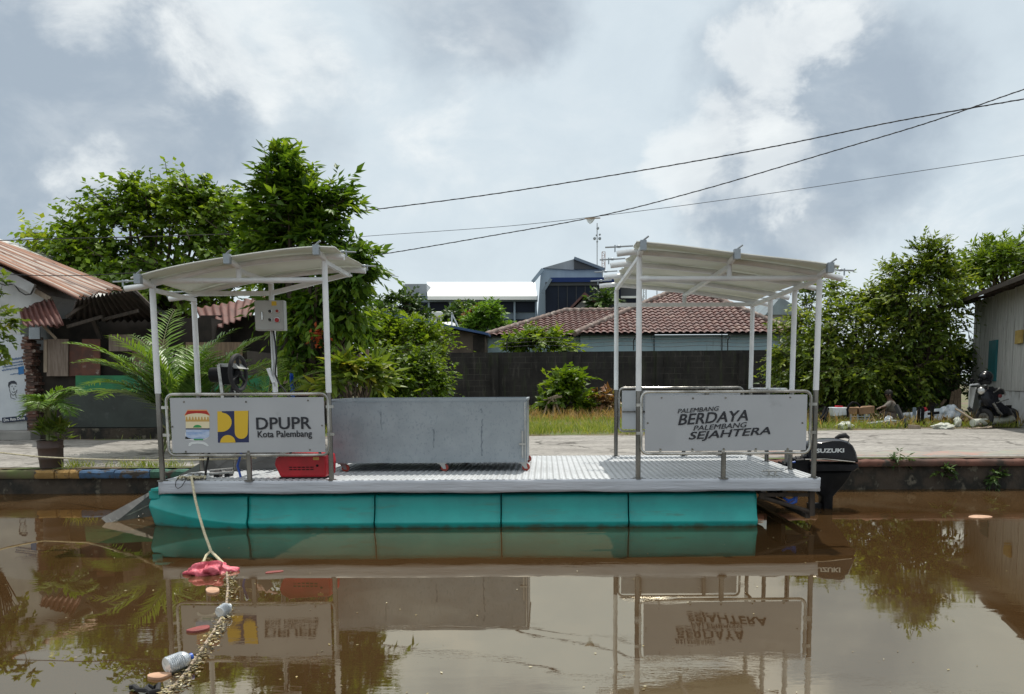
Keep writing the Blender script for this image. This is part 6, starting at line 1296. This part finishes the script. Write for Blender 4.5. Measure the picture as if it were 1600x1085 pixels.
sh = MB(); blobm(sh, [(1534, 622), (1536, 609), (1542, 603), (1546, 612), (1542, 622)], .15); sh.build('front_panel', 'trousers', sc_, 50)
mg = MB(); blobm(mg, [(1529, 642), (1534, 634), (1545, 634), (1550, 642), (1547, 645), (1531, 646)], .09); mg.build('mudguard', 'matt_black', sc_, 50)
se = MB(); blobm(se, [(1549, 609), (1556, 606), (1568, 610), (1570, 616), (1556, 618)], .14); se.build('seat', 'rubber', sc_, 50)
rk = MB(); rk.tube([V(1552, 614, YS - .2), V(1562, 607, YS - .2), V(1568, 609, YS - .2), V(1571, 618, YS - .2)], .018, 8); rk.tube([V(1556, 630, YS - .2), V(1576, 624, YS - .2)], .012, 6); rk.build('grab_rail', 'steel_rail', sc_)
MB().lathe(V(1562, 619, YS - .18), (-.3, -1, 0), [(0, .03), (.03, .045), (.05, .04), (.06, 0)], 14).build('tail_light', 'tail_red', sc_)
hb = MB(); hb.tube([V(1516, 602, YS - .25), V(1528, 601, YS), V(1540, 603, YS + .2)], .022, 8); hb.build('handlebar', 'bag_white', sc_)
MB().tube([V(1552, 630, YS - .22), V(1560, 644, YS - .22), V(1566, 648, YS - .2)], [.03, .035, .02], 8).build('exhaust', 'steel_rail', sc_)
rc = MB(); rc.grid(lambda u, v: quad(V(1513, 637, YS - .3), V(1519, 640, YS - .3), V(1526, 606, YS - .15), V(1515, 604, YS - .3), u, v) + Vector((0, .06 * math.sin(3.1 * u), 0)), 8, 12); rc.build('leg_shield', 'box_grey', sc_, 60, solid=.02)
MB().tube([V(1513, 637, YS - .3), V(1516, 642, YS - .3), V(1519, 640, YS - .3)], .04, 8).build('shield_foot', 'rubber', sc_)
pl_ = V(1574, 636, YS - .05); MB().box((pl_.x - .09, pl_.y - .02, pl_.z - .04), (pl_.x + .09, pl_.y - .005, pl_.z + .04)).build('number_plate', 'matt_black', sc_, 0)
for q_ in ((1519, 594), (1531, 595)): mm = MB(); a_ = V(q_[0], q_[1], YS - .1); mm.tube([V(q_[0] + 3, 602, YS - .05), a_], .010, 6); mm.ball(a_, .06, .02, .04, 10, 7); mm.build('mirror', 'matt_black', sc_)
MB().lathe(V(1533, 611, YS - .3), (-.5, -1, 0), [(0, .06), (.05, .085), (.07, .07), (.08, 0)], 14).build('headlight', 'steel_rail', sc_)
hl = thing('motorbike_helmet', 'glossy black helmet perched on the scooter handlebar', 'helmet', V(1540, 600, YS)); c = V(1540, 590, YS); k_ = YS / F; mb = MB(); mb.ball(c, 10.5 * k_, 10.5 * k_, 10.5 * k_, 22, 16); mb.build('shell', 'motor_black', hl); vz = MB(); vz.ball(c + Vector((-.05, -.05, .02)), 8.9 * k_, 8.9 * k_, 6.2 * k_, 18, 10); vz.build('visor', 'clear_plastic' if False else 'motor_black', hl); MB().lathe(c - Vector((0, 0, 9.2 * k_)), (0, 0, 1), [(-.03, 6.5 * k_), (.0, 8.4 * k_), (.05, 9.2 * k_)], 18).build('rim_trim', 'rubber', hl)

# seated person in the shade: skeleton grown with a Skin modifier
def skin(name, nodes, edges, mt, par, lev=2):
    o_ = wpos(par); me = bpy.data.meshes.new(name); me.from_pydata([tuple(Vector(p) - o_) for p, _ in nodes], edges, []); ob = bpy.data.objects.new(name, me); COL.objects.link(ob); ob.parent = par; me.materials.append(M[mt])
    md = ob.modifiers.new('s', 'SKIN'); md.use_smooth_shade = True
    if not me.skin_vertices: 
        bm = __import__('bmesh').new(); bm.from_mesh(me); bm.verts.layers.skin.verify(); bm.to_mesh(me); bm.free()
    sv = me.skin_vertices[0].data
    for i, (_, r_) in enumerate(nodes): sv[i].radius = (r_, r_) if not isinstance(r_, tuple) else r_; sv[i].use_root = (i == 0)
    s2_ = ob.modifiers.new('d', 'SUBSURF'); s2_.levels = lev; s2_.render_levels = lev; return ob
YPn = 20.0; g_ = lambda x, y, dy=0.0: at(x, y, YPn + dy)
pe = thing('person', 'person in a drab shirt crouching by the brown boxes, reaching out', 'person', (g_(1388, 660).x, YPn, ZG))
pel, ch, nk, hdp = g_(1393, 651), g_(1393, 634), g_(1390, 625), g_(1387.5, 617)
sR, eR, hR = g_(1391, 630, -.17), g_(1383, 636, -.25), g_(1375, 637.5, -.30); sL, eL, hL = g_(1394, 630, .17), g_(1386, 640, .2), g_(1379, 643, .15)
kR, aR, fR = g_(1382, 645, -.18), g_(1386, 659, -.16), g_(1381, 661, -.16); kL, aL, fL = g_(1383, 645, .16), g_(1388, 659, .16), g_(1383, 661, .16)
body = [(pel, .13), (ch, .13), (nk, .055), (g_(1388.8, 621), .06), (hdp, .085), (g_(1388, 614.5), .08), (sR, .06), (eR, .042), (hR, .030), (sL, .06), (eL, .042), (hL, .03), (g_(1391, 652, -.11), .09), (kR, .06), (aR, .04), (fR, .035), (g_(1391, 652, .11), .09), (kL, .06), (aL, .04), (fL, .035)]
ed_ = [(0, 1), (1, 2), (2, 3), (3, 4), (4, 5), (1, 6), (6, 7), (7, 8), (1, 9), (9, 10), (10, 11), (0, 12), (12, 13), (13, 14), (14, 15), (0, 16), (16, 17), (17, 18), (18, 19)]
fi = []
for h_, e_ in ((8, 7), (11, 10)):          # five fingers per hand
    hp3, ep3 = Vector(body[h_][0]), Vector(body[e_][0]); dr3 = (hp3 - ep3).normalized()
    for j in range(5):
        s3_ = Vector((0, (j - 1.5) * .022 if j < 4 else -.05, 0)); a3 = hp3 + dr3 * (.045 if j < 4 else .01) + s3_; b3 = a3 + dr3 * (.04 if j < 4 else .025) + Vector((0, 0, -.012)) + s3_ * .15; c3_ = b3 + dr3 * .028 + Vector((0, 0, -.02))
        k3 = len(body); body += [(a3, .010), (b3, .009), (c3_, .007)]; ed_ += [(h_, k3), (k3, k3 + 1), (k3 + 1, k3 + 2)]
skin('body', body, ed_, 'skin', pe)
skin('shirt', [(g_(1393, 649), .16), (g_(1394, 641), .16), (ch, .158), (g_(1391.5, 628), .085), (sR, .078), (eR, .058), (g_(1379, 637), .048), (sL, .078), (eL, .058), (g_(1383, 641, .17), .048)], [(0, 1), (1, 2), (2, 3), (2, 4), (4, 5), (5, 6), (2, 7), (7, 8), (8, 9)], 'shirt', pe)
skin('trousers', [(pel, .155), (g_(1391, 652, -.11), .11), (kR, .08), (g_(1385, 657, -.16), .058), (g_(1391, 652, .11), .11), (kL, .08), (g_(1387, 657, .16), .058)], [(0, 1), (1, 2), (2, 3), (0, 4), (4, 5), (5, 6)], 'trousers', pe)
mb = MB(); hc = g_(1388.6, 614.6); mb.ball(hc, .105, .105, .095, 16, 10); mb.build('hair', 'hair', pe)
fm = MB(); fc = g_(1386.0, 617.5, -.02); fm.ball(fc + Vector((-.035, -.03, .0)), .022, .016, .026, 8, 6); fm.ball(fc + Vector((-.02, -.065, .02)), .010, .010, .008, 8, 6); fm.ball(fc + Vector((.03, -.10, -.005)), .022, .014, .032, 8, 6); fm.build('face_features', 'skin', pe)
stl = thing('low_stool', 'dark low stool under the crouching person', 'stool', (pel.x, YPn, ZG)); MB().box((pel.x - .16, YPn - .14, pel.z - .16), (pel.x + .18, YPn + .14, pel.z - .12)).build('seat', 'wood', stl, 0)
for sx_ in (-.13, .15):
    for sy_ in (-.11, .11): MB().bar((pel.x + sx_, YPn + sy_, ZG), (pel.x + sx_, YPn + sy_, pel.z - .16), .03).build('leg', 'wood', stl, 0)
